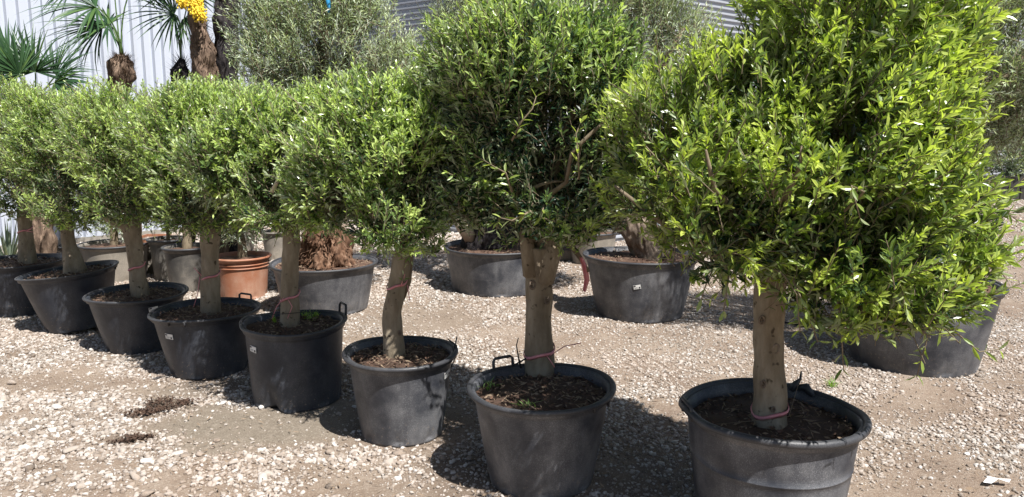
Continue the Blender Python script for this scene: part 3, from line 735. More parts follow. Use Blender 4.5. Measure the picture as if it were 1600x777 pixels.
TREES = {}
for ki, (key, s) in enumerate(ROW.items()):
    p, h = locate(s['rim'][0], s['rim'][1], s['by'], s.get('h'))
    root = empty('potted_olive_tree', p, s['lab'], 'potted tree', 'front row of potted olive trees')
    rt = px_r(s['w'], p) - .010; kw = dict(dent=oval(.008, ki)[0], rimwave=oval(.008, ki)[1]); tilt = None
    if key == 'A': kw.update(rimwave=wave_A, rings=True, handles=((math.pi * 1.03, .03),), gap=(.90, 1.06), label_at=None, rim_r=.016, soil_drop=.05)
    if key == 'B': kw.update(handles=((2.15, .055), (facing(p, .95), .002)), rim_r=.012, soil_drop=.04)
    if key == 'C': kw.update(label_at=(facing(p, 1.05), .80, .15), rim_r=.012, soil_drop=.035)
    if key == 'D': kw.update(dent=dent_D, rimwave=wave_D, handles=((.55, .065),), label_at=(facing(p, -.98), .78, -.1), rim_r=.009, soil_drop=.035)
    if key == 'E': kw.update(handles=((1.1, .04), (facing(p, -.55), .0)), label_at=(facing(p, -.82), .74, -.08), rim_r=.010)
    if key == 'F': kw.update(label_at=(facing(p, .30), .84, .12), rim_r=.010)
    if key == 'G': kw.update(rim_r=.007, handles=((-.1, .0),)); tilt = Euler((R(1), R(-6), 0))
    if key == 'H': kw.update(rim_r=.008, handles=((.9, .01),))
    if key == 'F': kw['handles'] = ((2.0, .055),)
    pot, soil, B, top, T = build_pot(root, p, h, rt, rt * s['bw'], (POT if key in 'ABC' else POTSHADE, POTRIM), tilt, soil_mat=(SOIL if key in 'BDG' else SOIL), **kw)
    # trunk, seen at the depth of the pot centre
    yc = at_z(s['tr'][0][0], s['tr'][0][1], top.z).y; 
    if key in 'CDEFGH': yc = p.y
    pts = [at_y(x, y, yc) for x, y in s['tr']]; pts[0].z = min(pts[0].z, top.z - .01); 
    rad = [w / 2 / FPX * (yc * 1.0 + .2) for w in s['tw']]
    pts = [pts[0] - Vector((0, 0, .05))] + pts; rad = [rad[0] * 1.45] + rad; rad[1] *= 1.12
    pts = [q + Vector((random.gauss(0, .003), 0, 0)) if 1 < j_ < 4 else q for j_, q in enumerate(pts)]
    tr = trunk_mesh(root, pts, rad, BARK, B, .17, ki, 36, nn=16)
    lob = lobe_list(s['lobes'], yc)
    fine = key in 'AB'
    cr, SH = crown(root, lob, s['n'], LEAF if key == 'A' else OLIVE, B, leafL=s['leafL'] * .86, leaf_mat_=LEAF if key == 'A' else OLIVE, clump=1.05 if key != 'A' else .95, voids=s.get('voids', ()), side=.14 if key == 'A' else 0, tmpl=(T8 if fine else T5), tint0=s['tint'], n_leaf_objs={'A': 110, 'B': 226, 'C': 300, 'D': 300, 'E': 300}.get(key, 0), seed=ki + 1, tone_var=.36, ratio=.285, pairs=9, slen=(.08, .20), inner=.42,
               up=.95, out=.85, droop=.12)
    limbs(tr, pts[-1], lob, rad[-1] * .5, 7, BRANCH, B, ki, SH)
    TREES[key] = dict(p=p, root=root, B=B, top=top, tr=tr, pts=pts, rad=rad, crown=cr, pot=pot, soil=soil, rt=rt, h=h, yc=yc)

for key, kn in (('A', [(1192, 600, .009), (1212, 545, .012), (1190, 500, .010), (1208, 640, .007)]), ('B', [(832, 445, .013), (855, 470, .010), (838, 520, .008), (848, 425, .014)]), ('C', [(610, 470, .010), (625, 520, .008)])):
    t = TREES[key]
    for x, y, rr_ in kn:
        i_ = min(range(len(t['pts'])), key=lambda q: abs(proj(np.array(t['pts'][q]))[1] - y)); rad_ = t['rad'][i_]
        c = at_y(x, y, t['yc'] - rad_ * .88); m = MB()
        m.tube([c + Vector((math.cos(a_) * rr_, -.002, math.sin(a_) * rr_ * 1.5)) for a_ in [2 * math.pi * k / 12 for k in range(12)]], rr_ * .42, 6, closed=True, jit=.4, seed=x)
        m.tube([c + Vector((0, .01, 0)), c + Vector((0, .0, 0))], rr_ * .8, 8); m.build('knot', OLDBARK, t['tr'], True, t['B'])
# pink tape round the trunks
for key, y, tail in [('A', 638, None), ('B', 548, [[(.03, -.07, 0), (.05, -.10, -.02), (.07, -.11, -.05)], [(.05, -.08, .0), (.12, -.06, .04), (.2, -.04, .05)]]),
                     ('C', 443, [[(.03, -.05, .0), (.05, -.06, .06)], [(.06, -.04, 0), (.07, -.05, -.08)]]),
                     ('D', 462, [[(-.02, -.06, 0), (-.06, -.07, -.05), (-.09, -.07, -.12)], [(.0, -.06, 0), (.03, -.07, -.05), (.0, -.07, -.12)]]),
                     ('E', 430, [[(-.04, -.04, 0), (-.08, -.06, .06)], [(-.05, -.05, 0), (-.07, -.06, -.12), (-.10, -.06, -.2)]]), ('F', 416, None), ('H', 359, [[(0, -.05, 0), (.12, -.08, -.01)]])]:
    t = TREES[key]; P = t['pts']
    x = np.interp(y, [q[1] for q in ROW[key]['tr']][::-1], [q[0] for q in ROW[key]['tr']][::-1]); c = at_y(x, y, t['yc'])
    r = np.interp(-y, [-q[1] for q in ROW[key]['tr']], t['rad'][1:]) + .002
    ribbon(t['tr'], c, r, PINK, t['B'], tail, .009 if key in 'AB' else .007)
# B: the long limb on the right and its forks
def px_tube(m, pl, Y, r, seg=7, jit=.12):
    pts = [at_y(x, y, Y + dy) for x, y, dy in pl]; m.tube(pts, r, seg, jit=jit)
tb = TREES['B']; Y = tb['yc']
m = MB(); px_tube(m, [(848, 395, 0), (862, 330, -.08), (858, 305, -.25), (885, 285, -.40), (893, 240, -.44), (912, 220, -.46), (942, 192, -.48), (966, 165, -.46)], Y, [.05, .022, .012, .009, .008, .009, .007, .004]); m.build('branch', BRANCH, tb['tr'], True, tb['B'])
m = MB(); px_tube(m, [(832, 430, -.03), (822, 370, -.05), (818, 325, -.08), (800, 270, -.05), (760, 200, 0)], Y, [.045, .034, .024, .014, .006]); m.build('branch', BARK, tb['tr'], True, tb['B'])
m = MB(); px_tube(m, [(850, 440, -.03), (862, 392, -.04), (872, 350, 0), (900, 300, .05)], Y, [.05, .05, .04, .02]); m.build('branch', BARK, tb['tr'], True, tb['B'])
m = MB(); px_tube(m, [(870, 360, .05), (893, 384, .05), (908, 405, .03), (920, 425, .02)], Y, [.02, .014, .012, .008]); m.build('branch', BRANCH, tb['tr'], True, tb['B'])
m = MB(); V = []; F = []
for i, (x, y) in enumerate([(908, 402), (914, 418), (917, 438), (913, 456)]):
    c = at_y(x, y, Y + .02); w = [.008, .015, .013, .008][i]
    V += [tuple(c + Vector((-w, 0, .002 * i))), tuple(c + Vector((0, -.012, 0))), tuple(c + Vector((w, .002, 0)))]
for i in range(3):
    for k in range(2): F.append([3 * i + k, 3 * i + k + 1, 3 * i + k + 4, 3 * i + k + 3])
m.add(V, F); m.build('ribbon', RED, tb['tr'], False, tb['B'])
# visible bare limbs inside A
ta = TREES['A']; Y = ta['yc']
for pl, r in [([(1205, 420, 0), (1165, 350, -.2), (1115, 295, -.42), (1103, 235, -.52)], [.04, .02, .010, .004]), ([(1205, 420, 0), (1214, 340, -.30), (1210, 290, -.48), (1208, 250, -.52)], [.04, .02, .010, .004]),
              ([(1214, 340, -.3), (1232, 300, -.48), (1250, 262, -.55), (1252, 228, -.58)], [.014, .010, .007, .003]), ([(1205, 430, 0), (1290, 380, -.1), (1400, 330, -.15), (1480, 300, -.15)], [.035, .022, .014, .006]), ([(1205, 430, 0), (1080, 380, -.1), (1010, 330, -.1), (960, 290, -.1)], [.03, .018, .010, .005])]:
    m = MB(); px_tube(m, pl, Y, r); m.build('branch', BRANCH, ta['tr'], True, ta['B'])
tf = TREES['F']; m = MB(); px_tube(m, [(208, 372, 0), (195, 352, -.02), (178, 346, -.05), (150, 330, -.08), (120, 300, -.05)], tf['yc'], [.045, .04, .03, .022, .012]); m.build('branch', BARK, tf['tr'], True, tf['B'])
td = TREES['D']; m = MB(); px_tube(m, [(468, 235, -.48), (452, 255, -.50), (438, 275, -.52), (425, 300, -.45)], td['yc'], [.006, .008, .009, .012]); px_tube(m, [(440, 215, -.50), (455, 232, -.51), (475, 240, -.50), (488, 265, -.50)], td['yc'], [.004, .006, .007, .005]); m.build('branch', PALEWOOD, td['tr'], True, td['B'])
p_ = at_z(1235, 508, .01); m = MB(); m.tube([at_z(x, y, .012) for x, y in ((1205, 500), (1250, 508), (1290, 516), (1325, 517), (1345, 522))], .010, 8)
tag(m.build('hose', WIRE, None, True, p_), 'short run of black irrigation hose on the gravel behind the nearest trunk', 'hose')
# C second stem behind the first
tc_ = TREES['C']; m = MB(); px_tube(m, [(630, 470, .02), (638, 440, .03), (640, 410, .03), (642, 370, .02)], tc_['yc'], [.006, .017, .019, .016]); m.build('branch', BRANCH, tc_['tr'], True, tc_['B'])

# drooping sprays that hang clear of A's crown
def spray(root, org, pts_px, Y, n=14, L=.058, tint=.62, seed=0, parent=None):
    rn = np.random.default_rng(seed); pts = [at_y(x, y, Y + dy) for x, y, dy in pts_px]
    m = MB(); m.tube(pts, [.0048 - .0032 * i / (len(pts) - 1) for i in range(len(pts))], 5)
    tw = m.build('twig', BRANCH, parent, True, org)
    cum = [0]
    for i in range(len(pts) - 1): cum.append(cum[-1] + (pts[i + 1] - pts[i]).length)
    for j in range(n):
        t = (j + .8) / n * cum[-1]; i = max(k for k in range(len(pts) - 1) if cum[k] <= t + 1e-9); f = (t - cum[i]) / (cum[i + 1] - cum[i]); f = min(f, 1)
        p = pts[i].lerp(pts[i + 1], f); d = (pts[i + 1] - pts[i]).normalized(); a = Vector(rn.normal(0, 1, 3)); a = (a - d * a.dot(d)).normalized()
        for sg in (1, -1):
            op = R(rn.normal(45, 12)); ld = (d * math.cos(op) + a * sg * math.sin(op) - Vector((0, 0, .15))).normalized()
            ln = (d * math.sin(op) - a * sg * math.cos(op)); 
            if ln.z < 0 and rn.uniform() < .6: ln = -ln
            ln = (ln - ld * ln.dot(ld)).normalized(); sv = ln.cross(ld); l = L * rn.uniform(.75, 1.15)
            o = bpy.data.objects.new('leaf', UNIT[int(np.clip(round((tint + rn.normal(0, .15)) * 8), 0, 8))]); COL.objects.link(o); o.parent = parent
            o.matrix_local = Matrix.Translation(p - WM[parent]) @ Matrix((ld, sv, ln)).transposed().to_4x4() @ Matrix.Diagonal((l, l, l, 1))
cA = ta['crown']; OA = ta['B']
for i, (pp, n) in enumerate([([(1250, 400, -.35), (1240, 440, -.42), (1262, 490, -.45), (1278, 535, -.42)], 8), ([(1180, 400, -.3), (1225, 430, -.42), (1245, 460, -.45), (1250, 520, -.42)], 7),
             ([(1150, 390, -.2), (1140, 420, -.3), (1135, 460, -.3), (1130, 490, -.3)], 6), ([(1380, 450, -.3), (1420, 500, -.36), (1450, 525, -.36), (1432, 590, -.34)], 7), ([(1400, 440, -.2), (1470, 500, -.3), (1530, 550, -.3), (1565, 545, -.3)], 9),
             ([(1330, 440, -.35), (1345, 480, -.42), (1385, 505, -.42), (1410, 520, -.4)], 8), ([(1300, 420, -.35), (1310, 470, -.42), (1315, 520, -.4), (1318, 580, -.38)], 7), ([(1100, 380, -.2), (1120, 410, -.25), (1105, 440, -.25), (1095, 470, -.25)], 6),
             ([(1320, 330, -.5), (1350, 300, -.62), (1330, 290, -.66), (1345, 345, -.66)], 7), ([(1420, 420, -.3), (1450, 460, -.4), (1480, 480, -.4), (1500, 500, -.4)], 8), ([(1350, 460, -.3), (1390, 470, -.42), (1430, 490, -.42), (1470, 520, -.4)], 8),
             ([(1480, 300, -.1), (1530, 310, -.15), (1570, 330, -.15), (1590, 345, -.15)], 7), ([(1470, 380, -.1), (1530, 400, -.15), (1560, 420, -.15), (1575, 440, -.15)], 7)]):
    spray(ta['root'], OA, pp, Y, n, L=.050, seed=i + 3, parent=cA)
cB = tb['crown']
for i, (pp, n) in enumerate([([(800, 220, -.5), (815, 190, -.54), (832, 170, -.55), (838, 150, -.54)], 6), ([(800, 300, -.45), (790, 270, -.5), (775, 262, -.52), (755, 250, -.5)], 6), ([(850, 320, -.4), (845, 340, -.44), (880, 350, -.44), (905, 345, -.42)], 7),
             ([(830, 330, -.4), (800, 345, -.44), (780, 340, -.44), (775, 360, -.4)], 6), ([(960, 300, -.2), (985, 320, -.25), (1000, 345, -.25), (1005, 370, -.25)], 6), ([(905, 280, -.45), (903, 240, -.5), (900, 210, -.5), (908, 190, -.5)], 6)]):
    spray(tb['root'], tb['B'], pp, tb['yc'], n, L=.052, tint=.72, seed=40 + i, parent=cB)

# drip lines and wires, torn rim tab
m = MB(); t = TREES['A']; c = t['top']; zz = t['h'] + .0
pr = t['pts'][1]
m.tube([Vector((c.x - t['rt'] * .93, c.y - .10, zz - .02)), Vector((pr.x - .04, pr.y - .07, zz + .012)), Vector((pr.x + .05, pr.y - .06, zz + .02)), Vector((c.x + t['rt'] * .55, c.y + t['rt'] * .62, zz + .05))], .0012, 4); m.build('string', LITTER, t['root'], True, t['B'])
m = MB(); e = Vector((t['p'].x + t['rt'] * .60, t['p'].y + t['rt'] * .78, zz))
m.tube([e + Vector((-.03, 0, .0)), e + Vector((-.01, -.005, .03)), e + Vector((.01, 0, .05)), e + Vector((.012, .0, .085))], [.016, .014, .006, .003], 6)
m.tube([e + Vector((.0, 0, .01)), e + Vector((.03, -.02, .02)), e + Vector((.05, -.05, -.01))], [.015, .02, .012], 6); m.build('torn_rim', POTRIM, t['pot'], True, t['B'])
t = TREES['B']; q = at_y(808, 560, t['p'].y + .25)
m = MB(); m.tube([at_y(814, 575, t['p'].y + .2), at_y(810, 558, t['p'].y + .2), at_y(807, 540, t['p'].y + .2), at_y(810, 528, t['p'].y + .2)], [.006, .004, .003, .0025], 5)
m.tube([at_y(800, 572, t['p'].y + .2), at_y(812, 566, t['p'].y + .2), at_y(822, 560, t['p'].y + .2)], .004, 5); m.build('wire', WIRE, t['pot'], True, t['B'])
t = TREES['C']; y0 = t['p'].y
m = MB(); m.tube([at_y(700, 530, y0 + .1), at_y(714, 540, y0 + .05), at_y(712, 558, y0), at_y(704, 575, y0)], [.004, .003, .003, .003], 5); m.tube([at_y(714, 526, y0 + .05), at_y(710, 545, y0 + .03)], .004, 5); m.build('wire', WIRE, t['pot'], True, t['B'])
t = TREES['D']; y0 = t['p'].y; m = MB(); m.tube([at_y(388, 492, y0), at_y(420, 492, y0 - .1), at_y(452, 490, y0 - .09), at_y(500, 486, y0 - .02)], .0018, 4); m.build('wire', WIRE, t['pot'], True, t['B'])
def blades(cpos, n, hh, spread, seed):
    rn = np.random.default_rng(seed); V = []; F = []; tt = []
    for i in range(n):
        a = rn.uniform(0, 6.28); l = hh * rn.uniform(.5, 1.1); s = rn.uniform(.1, spread); b = Vector(cpos) + Vector((rn.normal(0, .012), rn.normal(0, .012), -.005))
        d = Vector((math.cos(a), math.sin(a), 0)); sd = Vector((-d.y, d.x, 0)) * .003; k = len(V)
        pts = [b, b + Vector((0, 0, l * .5)) + d * s * l * .3, b + Vector((0, 0, l * .85)) + d * s * l]
        V += [pts[0] - sd, pts[0] + sd, pts[1] - sd, pts[1] + sd, pts[2]]; F += [[k, k + 1, k + 3, k + 2], [k + 2, k + 3, k + 4]]; tt += [.8] * 5
    return V, F, tt
def tuft(cpos, n, hh, spread, seed, parent, org, name='grass_tuft'):
    V, F, tt = blades(cpos, n, hh, spread, seed); m = MB(); m.add([tuple(v) for v in V], F); o = m.build(name, GRASS, parent, False, org)
    a = o.data.attributes.new('tint', 'FLOAT', 'POINT'); a.data.foreach_set('value', tt); return o
ztop = t['top'].z
for (x, y, n, hh, sd) in [(430, 505, 16, .07, 1), (478, 498, 30, .07, 2), (492, 496, 24, .06, 3), (486, 502, 14, .05, 4)]:
    p_ = at_z(x, y, ztop + .01); tuft(p_, n, hh, 1.0, sd, t['soil'], t['B'])
p_ = at_z(1300, 603, .01); tag(tuft(p_, 26, .06, 1.6, 9, None, p_, 'weed'), 'small pale green weed growing in gravel behind the nearest pot', 'weed')
t = TREES['B']
for i, (x, y) in enumerate([(765, 605), (772, 602), (830, 632), (820, 634)]):
    V, F, tt = blades(at_z(x, y, t['top'].z + .02), 9, .035, 2.2, 20 + i); m = MB(); m.add([tuple(v) for v in V], F); o = m.build('green_sprig', GRASS, t['soil'], False, t['B'])
    a = o.data.attributes.new('tint', 'FLOAT', 'POINT'); a.data.foreach_set('value', [.5] * len(tt))

# ------------------------------------------------------------------ second row: old silver olives and smaller pots
def gnarl(root, pts_px, Y, rad, mat, org, seed, jit=.45):
    pts = [at_y(x, y, Y) for x, y in pts_px]; return trunk_mesh(root, pts, rad, mat, org, jit, seed, 130, nn=16), pts
BACK = [
  dict(rim=(1435, 437), by=562, w=224, bw=.80, mats=(POT, POTRIM), tr=[(1430, 440), (1425, 380), (1420, 300), (1430, 200)], rad=[.17, .13, .11, .09], bm=OLDBARK,
       lobes=[(1500, 100, .3, 150, 120, .6), (1580, 60, .3, 120, 130, .6), (1450, -40, .2, 200, 140, .7), (1600, 150, .4, 80, 90, .4), (1520, 190, .5, 60, 60, .4)], n=3000, lab='large potted silver olive behind the nearest tree at the right', hd=()),
  dict(rim=(1001, 399), by=490, w=166, bw=.80, mats=(POT, POTRIM), tr=[(1020, 402), (1005, 370), (985, 335), (975, 280)], rad=[.17, .15, .12, .10], bm=OLDBARK,
       lobes=[(990, 60, .3, 100, 85, .6), (930, 20, .3, 110, 80, .6), (1055, 55, .3, 60, 50, .4), (990, -60, .3, 120, 80, .7)], n=2300, lab='potted silver olive with a thick furrowed leaning trunk and a white label on its pot', label=(-.05, .62, .2)),
  dict(rim=(780, 384), by=449, w=164, bw=.90, mats=(POT, POTRIM), tr=[(765, 385), (760, 350), (752, 310), (750, 250)], rad=[.24, .20, .16, .12], bm=DARKFIBRE,
       lobes=[(760, 30, .2, 100, 90, .6), (730, 60, .3, 75, 75, .5), (850, 0, .2, 110, 80, .6), (780, -60, .2, 135, 90, .7)], n=2000, lab='potted silver olive with a dark stumpy trunk behind the tall second tree'),
  dict(rim=(507, 411), by=482, w=160, bw=.80, mats=(POT, POTRIM), tr=[(512, 412), (512, 385), (505, 350), (500, 290)], rad=[.23, .18, .13, .10], bm=REDBARK,
       lobes=[(500, 70, .1, 130, 95, .6), (445, 95, .1, 65, 60, .5), (620, 115, .2, 90, 45, .5), (490, -30, .1, 110, 90, .6), (545, 10, .1, 45, 55, .5), (430, 30, .1, 60, 50, .4)], n=3400, lab='potted silver olive with a flaking red brown stump and wispy grey crown'),
]
TB = []
for bi, s in enumerate(BACK):
    p, h = locate(s['rim'][0], s['rim'][1], s['by']); root = empty('potted_olive_tree', p, s['lab'], 'potted tree', 'second row of old silver olives')
    rt = px_r(s['w'], p)
    la = s.get('label'); 
    if la: la = (facing(p, la[0]), la[1], la[2])
    pot, soil, B, top, T = build_pot(root, p, h, rt, rt * s['bw'], s['mats'], None, dent=oval(.012, bi + 2)[0], rimwave=oval(.006, bi)[1], label_at=la, rim_r=.011, soil_mat=SOILRED, soil_drop=.03)
    tr, pts = gnarl(root, s['tr'], p.y, s['rad'], s['bm'], B, bi)
    lob = lobe_list(s['lobes'], p.y)
    cr, SH = crown(root, lob, s['n'], SILVER, B, leafL=.055, ratio=.16, pairs=8, slen=(.16, .32), tmpl=T5, tint0=.5, up=.75, out=.45, clump=.8, seed=30 + bi, tone_var=.2, shell=.3, inner=.4, droop=.15)
    limbs(tr, pts[-1], lob, s['rad'][-1] * .6, 6, BRANCH, B, 50 + bi, SH, 5)
    TB.append(dict(root=root, tr=tr, B=B, p=p, crown=cr, top=top))
# pale sawn stub on the dark stump
l = TB[2]; m = MB(); m.tube([at_y(735, 372, l['p'].y - .1), at_y(722, 352, l['p'].y - .2), at_y(715, 335, l['p'].y - .22)], [.07, .07, .065], 12, jit=.3)
m.build('sawn_stub', PALEWOOD, l['tr'], True, l['B'])
# a blue tie hanging in the silver crown
l = TB[3]; m = MB(); Yb = l['p'].y - .45
m.tube([at_y(513, -12, Yb), at_y(512, 0, Yb), at_y(514, 10, Yb), at_y(513, 20, Yb)], [.012, .02, .016, .008], 5); m.build('ribbon', BLUE, l['crown'], True, l['B'])
# root crown lumps at the foot of the red stump
m = MB(); rn = random.Random(4)
for i in range(900):
    a = rn.uniform(0, 6.28); hh_ = rn.uniform(0, .30); rr_ = .245 - hh_ * .35; e_ = Vector((math.cos(a), math.sin(a), 0)); c = l['top'] + e_ * rr_ + Vector((0, 0, hh_ - .02)); t_ = Vector((-e_.y, e_.x, 0)) * rn.uniform(.003, .012)
    tip = c + e_ * rn.uniform(.01, .05) + Vector((rn.gauss(0, .015), rn.gauss(0, .015), rn.uniform(-.05, .06)))
    m.add([tuple(c - t_), tuple(c + t_), tuple(tip + t_ * .5), tuple(tip - t_ * .3)], [[0, 1, 2, 3]])
tag(m.build('bark_flakes', REDBARK, l['tr'], False, l['B']), kind='stuff')

SMALL = [
  (378, 401, 463, 80, .86, TERRA, TERRA, 'terracotta coloured plant pot with a small grey green shrub', 'shrub', True),
  (292, 386, 452, 66, .84, POTDARK, POTRIM, 'dusty dark grey pot just left of the terracotta pot', 'stem', False),
  (262, 374, 436, 54, .82, POTDARK, POTRIM, 'tall dusty pot behind the other grey one near the terracotta pot', 'sprout', False),
  (178, 381, 436, 96, .88, POTPALE, POTRIM, 'wide pale dusty pot with a black rim behind the leaning pot', 'shrub', False),
  (100, 384, 424, 30, .70, POTDARK, POTRIM, 'small grey pot by the foot of the white wall', 'none', False),
  (430, 362, 405, 40, .80, POTPALE, POTPALE, 'beige pot behind the terracotta pot', 'stem', False),
  (926, 362, 409, 74, .84, POTPALE, POTRIM, 'pale dusty pot with dark rim behind the potted leaning olive', 'shrub', False),
  (372, 352, 392, 50, .85, POTPALE, POTRIM, 'pale pot farthest back behind the terracotta pot', 'sprout', False),
  (884, 386, 405, 50, .85, POTDARK, POTRIM, 'low dark pot half hidden behind the forked trunk', 'none', False),
]
for i, (rx, ry, by, w, bw, mb_, mr_, lab, kind, band) in enumerate(SMALL):
    p, h = locate(rx, ry, by); root = empty('potted_plant', p, lab, 'potted plant', 'smaller pots standing behind the rows'); rt = px_r(w, p)
    pot, soil, B, top, T = build_pot(root, p, h, rt, rt * bw, (mb_, mr_), None, rim_r=.012 if h > .3 else .008, soil_mat=SOILRED, soil_drop=.03, litter=False, band=band)
    if kind == 'none': continue
    tr = trunk_mesh(root, [top - Vector((0, 0, .03)), top + Vector((.01, 0, .15)), top + Vector((-.02, 0, .35))], [.05 if kind != 'sprout' else .02, .04 if kind != 'sprout' else .018, .02], BRANCH, B, .2, i, 10, 'stem')
    lob = [(top + Vector((0, 0, .35 if kind != 'stem' else .6)), (.28, .25, .22 if kind != 'stem' else .3))]
    crown(root, lob, 150 if kind == 'shrub' else 110, SILVER if kind != 'sprout' else LEAF, B, leafL=.055, ratio=.2, pairs=7, slen=(.12, .24), seed=60 + i, tint0=.45, shell=.3, inner=.4)
# rusty metal planter box beside them
p = at_z(231, 428, 0); root = empty('planter_box', p, 'square beige planter box with a rusty red edge behind the row', 'planter')
h = at_y(231, 376, p.y).z; m = MB(); m.box(p + Vector((0, .1, h / 2)), (.24, .24, h)); m.build('box_body', POTPALE, root, False, p)
m = MB()
for sx, sy, dx, dy in ((0, -.125, .26, .02), (0, .325, .26, .02), (-.13, .1, .02, .47), (.13, .1, .02, .47)): m.box(p + Vector((sx, sy, h + .012)), (dx, dy, .03))
m.box(p + Vector((.125, -.03, h / 2)), (.03, .03, h * .98)); m.build('edge_strip', TERRA, root, False, p)

# ------------------------------------------------------------------ palms
def leaflet_mesh(t, droop, wd):
    n = 7; V = []; F = []
    for i in range(n):
        s = i / (n - 1); w = wd * (math.sin(math.pi * min(1, (s + .12) * .8)) ** .7) * (1 - s ** 3 * .95) * .5; z = -droop * s ** 2.5
        V += [(s, -w, z + w * .5), (s, 0, z), (s, w, z + w * .5)]
    for i in range(n - 1):
        a = 3 * i; F += [[a, a + 3, a + 4, a + 1], [a + 1, a + 4, a + 5, a + 2]]
    me = mesh_np('leaflet', V, [np.array(F)], False, {'tint': np.full(len(V), t)}); me.materials.append(PALM); return me
LFL = [leaflet_mesh(t, d, w) for t, d, w in ((.2, .05, .06), (.4, .15, .055), (.5, .3, .05), (.75, .1, .055), (.35, .45, .05))]
def frond(root, base, hub, axis, normal, n, L, spread, org, seed, tone=0):
    rn = random.Random(seed); k = (hub - base)
    m = MB(); m.tube(bezier(base, base + Vector((0, 0, k.length * .3)), hub - axis * k.length * .25, hub, 8), [.011, .010, .009, .008, .008, .007, .007, .006], 6)
    o = m.build('frond', PALM, root, True, org)
    a = o.data.attributes.new('tint', 'FLOAT', 'POINT'); a.data.foreach_set('value', [.75] * len(o.data.vertices))
    axis = axis.normalized(); nn = (normal - axis * normal.dot(axis)).normalized(); sd = nn.cross(axis)
    for i in range(n):
        th = (i / (n - 1) - .5) * 2 * spread + rn.gauss(0, .03); d = (axis * math.cos(th) + sd * math.sin(th) + nn * rn.uniform(-.05, .22)).normalized()
        l = L * (1 - .28 * abs(th) / spread) * rn.uniform(.9, 1.08); up = (nn - d * nn.dot(d)).normalized()
        up = (up + Vector((0, 0, .6)) - d * (up + Vector((0, 0, .6))).dot(d)).normalized()
        s2 = up.cross(d); q = bpy.data.objects.new('leaflet', LFL[rn.choice([0, 1, 1, 2, 2, 4, 3]) if not tone else rn.choice([1, 3, 2])]); COL.objects.link(q); q.parent = o
        q.matrix_local = Matrix.Translation(hub - org) @ Matrix((d, s2, up)).transposed().to_4x4() @ Matrix.Diagonal((l, l, l, 1))
def fibre_trunk(root, pts, rad, mat, org, seed, hair=260, hl=.08):
    tr = trunk_mesh(root, pts, rad, mat, org, .42, seed, 48, nn=16)
    rn = random.Random(seed); V = []; F = []
    for i in range(hair):
        t = rn.uniform(0, len(pts) - 1.001); a = int(t); c = pts[a].lerp(pts[a + 1], t - a); r = rad[a] * (1 - t + a) + rad[a + 1] * (t - a); th = rn.uniform(0, 6.28)
        d = Vector((math.cos(th), math.sin(th), 0)); b = c + d * r * .92; e = b + d * hl * rn.uniform(.3, .9) + Vector((rn.gauss(0, .03), rn.gauss(0, .03), rn.uniform(-.2, 1.0) * hl)); s = Vector((-d.y, d.x, 0)) * rn.uniform(.002, .007)
        k = len(V); V += [tuple(b - s), tuple(b + s), tuple(e)]; F.append([k, k + 1, k + 2])
    m = MB(); m.add(V, F); tag(m.build('fibre', mat, tr, False, org), kind='stuff'); return tr
def V3(*a): return Vector(a)
# palm with one hairy trunk left of centre
Yp = 8.6; gp = at_y(189, 150, Yp); o0 = V3(gp.x, Yp, 0)
r1 = empty('fan_palm', o0, 'fan palm with a shaggy brown trunk and fronds arching left against the white wall', 'palm tree')
tp = at_y(190, 86, Yp)
fibre_trunk(r1, [o0, V3(o0.x, Yp, .9), at_y(186, 150, Yp), at_y(190, 120, Yp), at_y(189, 100, Yp), tp], [.10, .10, .085, .115, .11, .06], FIBRE, o0, 3, 1800, .07)
for i, (bx, by_, hx, hy, dy, ax, nn_, n, L, sp) in enumerate([(190, 88, 170, 40, -.1, V3(-1, -.2, -.05), V3(0, -.5, 1), 30, .75, 1.9), (192, 86, 150, 12, -.2, V3(-.8, -.5, .1), V3(.1, -.6, .7), 30, .7, 1.7), (190, 86, 160, 44, 0, V3(-.9, 0, -.5), V3(0, -.8, .5), 22, .62, 1.2),
        (188, 86, 178, -20, .1, V3(.1, -.2, 1), V3(0, -1, .1), 28, .7, 1.8), (190, 86, 215, -30, .1, V3(.8, 0, .6), V3(0, -1, .2), 28, .65, 1.6), (190, 86, 120, -25, .15, V3(-.7, .2, .5), V3(0, -1, .2), 28, .7, 1.7)]):
    frond(r1, at_y(bx, by_, Yp), at_y(hx, hy, Yp + dy), ax, nn_, n, L, sp, o0, i)
# low bushy palm at the left edge
Yq = 7.9; c0 = at_y(50, 200, Yq); o1 = V3(c0.x, Yq, 0)
r2 = empty('fan_palm', o1, 'low bushy dark green fan palm rising behind the crowns at the left edge', 'palm tree')
fibre_trunk(r2, [o1, V3(o1.x, Yq, .8), at_y(52, 190, Yq)], [.12, .11, .09], FIBRE, o1, 5, 150)
cb = at_y(52, 190, Yq)
for i, (hx, hy, dy, ax, n, L, sp) in enumerate([(55, 112, -.1, V3(.0, -.1, 1), 30, .42, 1.9), (15, 100, -.1, V3(-.7, -.2, .7), 28, .48, 1.6), (88, 118, .0, V3(.75, -.1, .6), 28, .42, 1.7), (30, 115, -.3, V3(-.4, -.5, .6), 28, .42, 1.7), (85, 130, -.2, V3(.8, -.4, .0), 24, .42, 1.4), (-20, 110, 0, V3(-.6, 0, .7), 26, .45, 1.6), (5, 120, -.3, V3(-.8, -.4, .2), 26, .48, 1.5)]):
    frond(r2, cb, at_y(hx, hy, Yq + dy), ax, V3(.1, -1, .5), n + 8, L * 1.15, sp, o1, 20 + i)
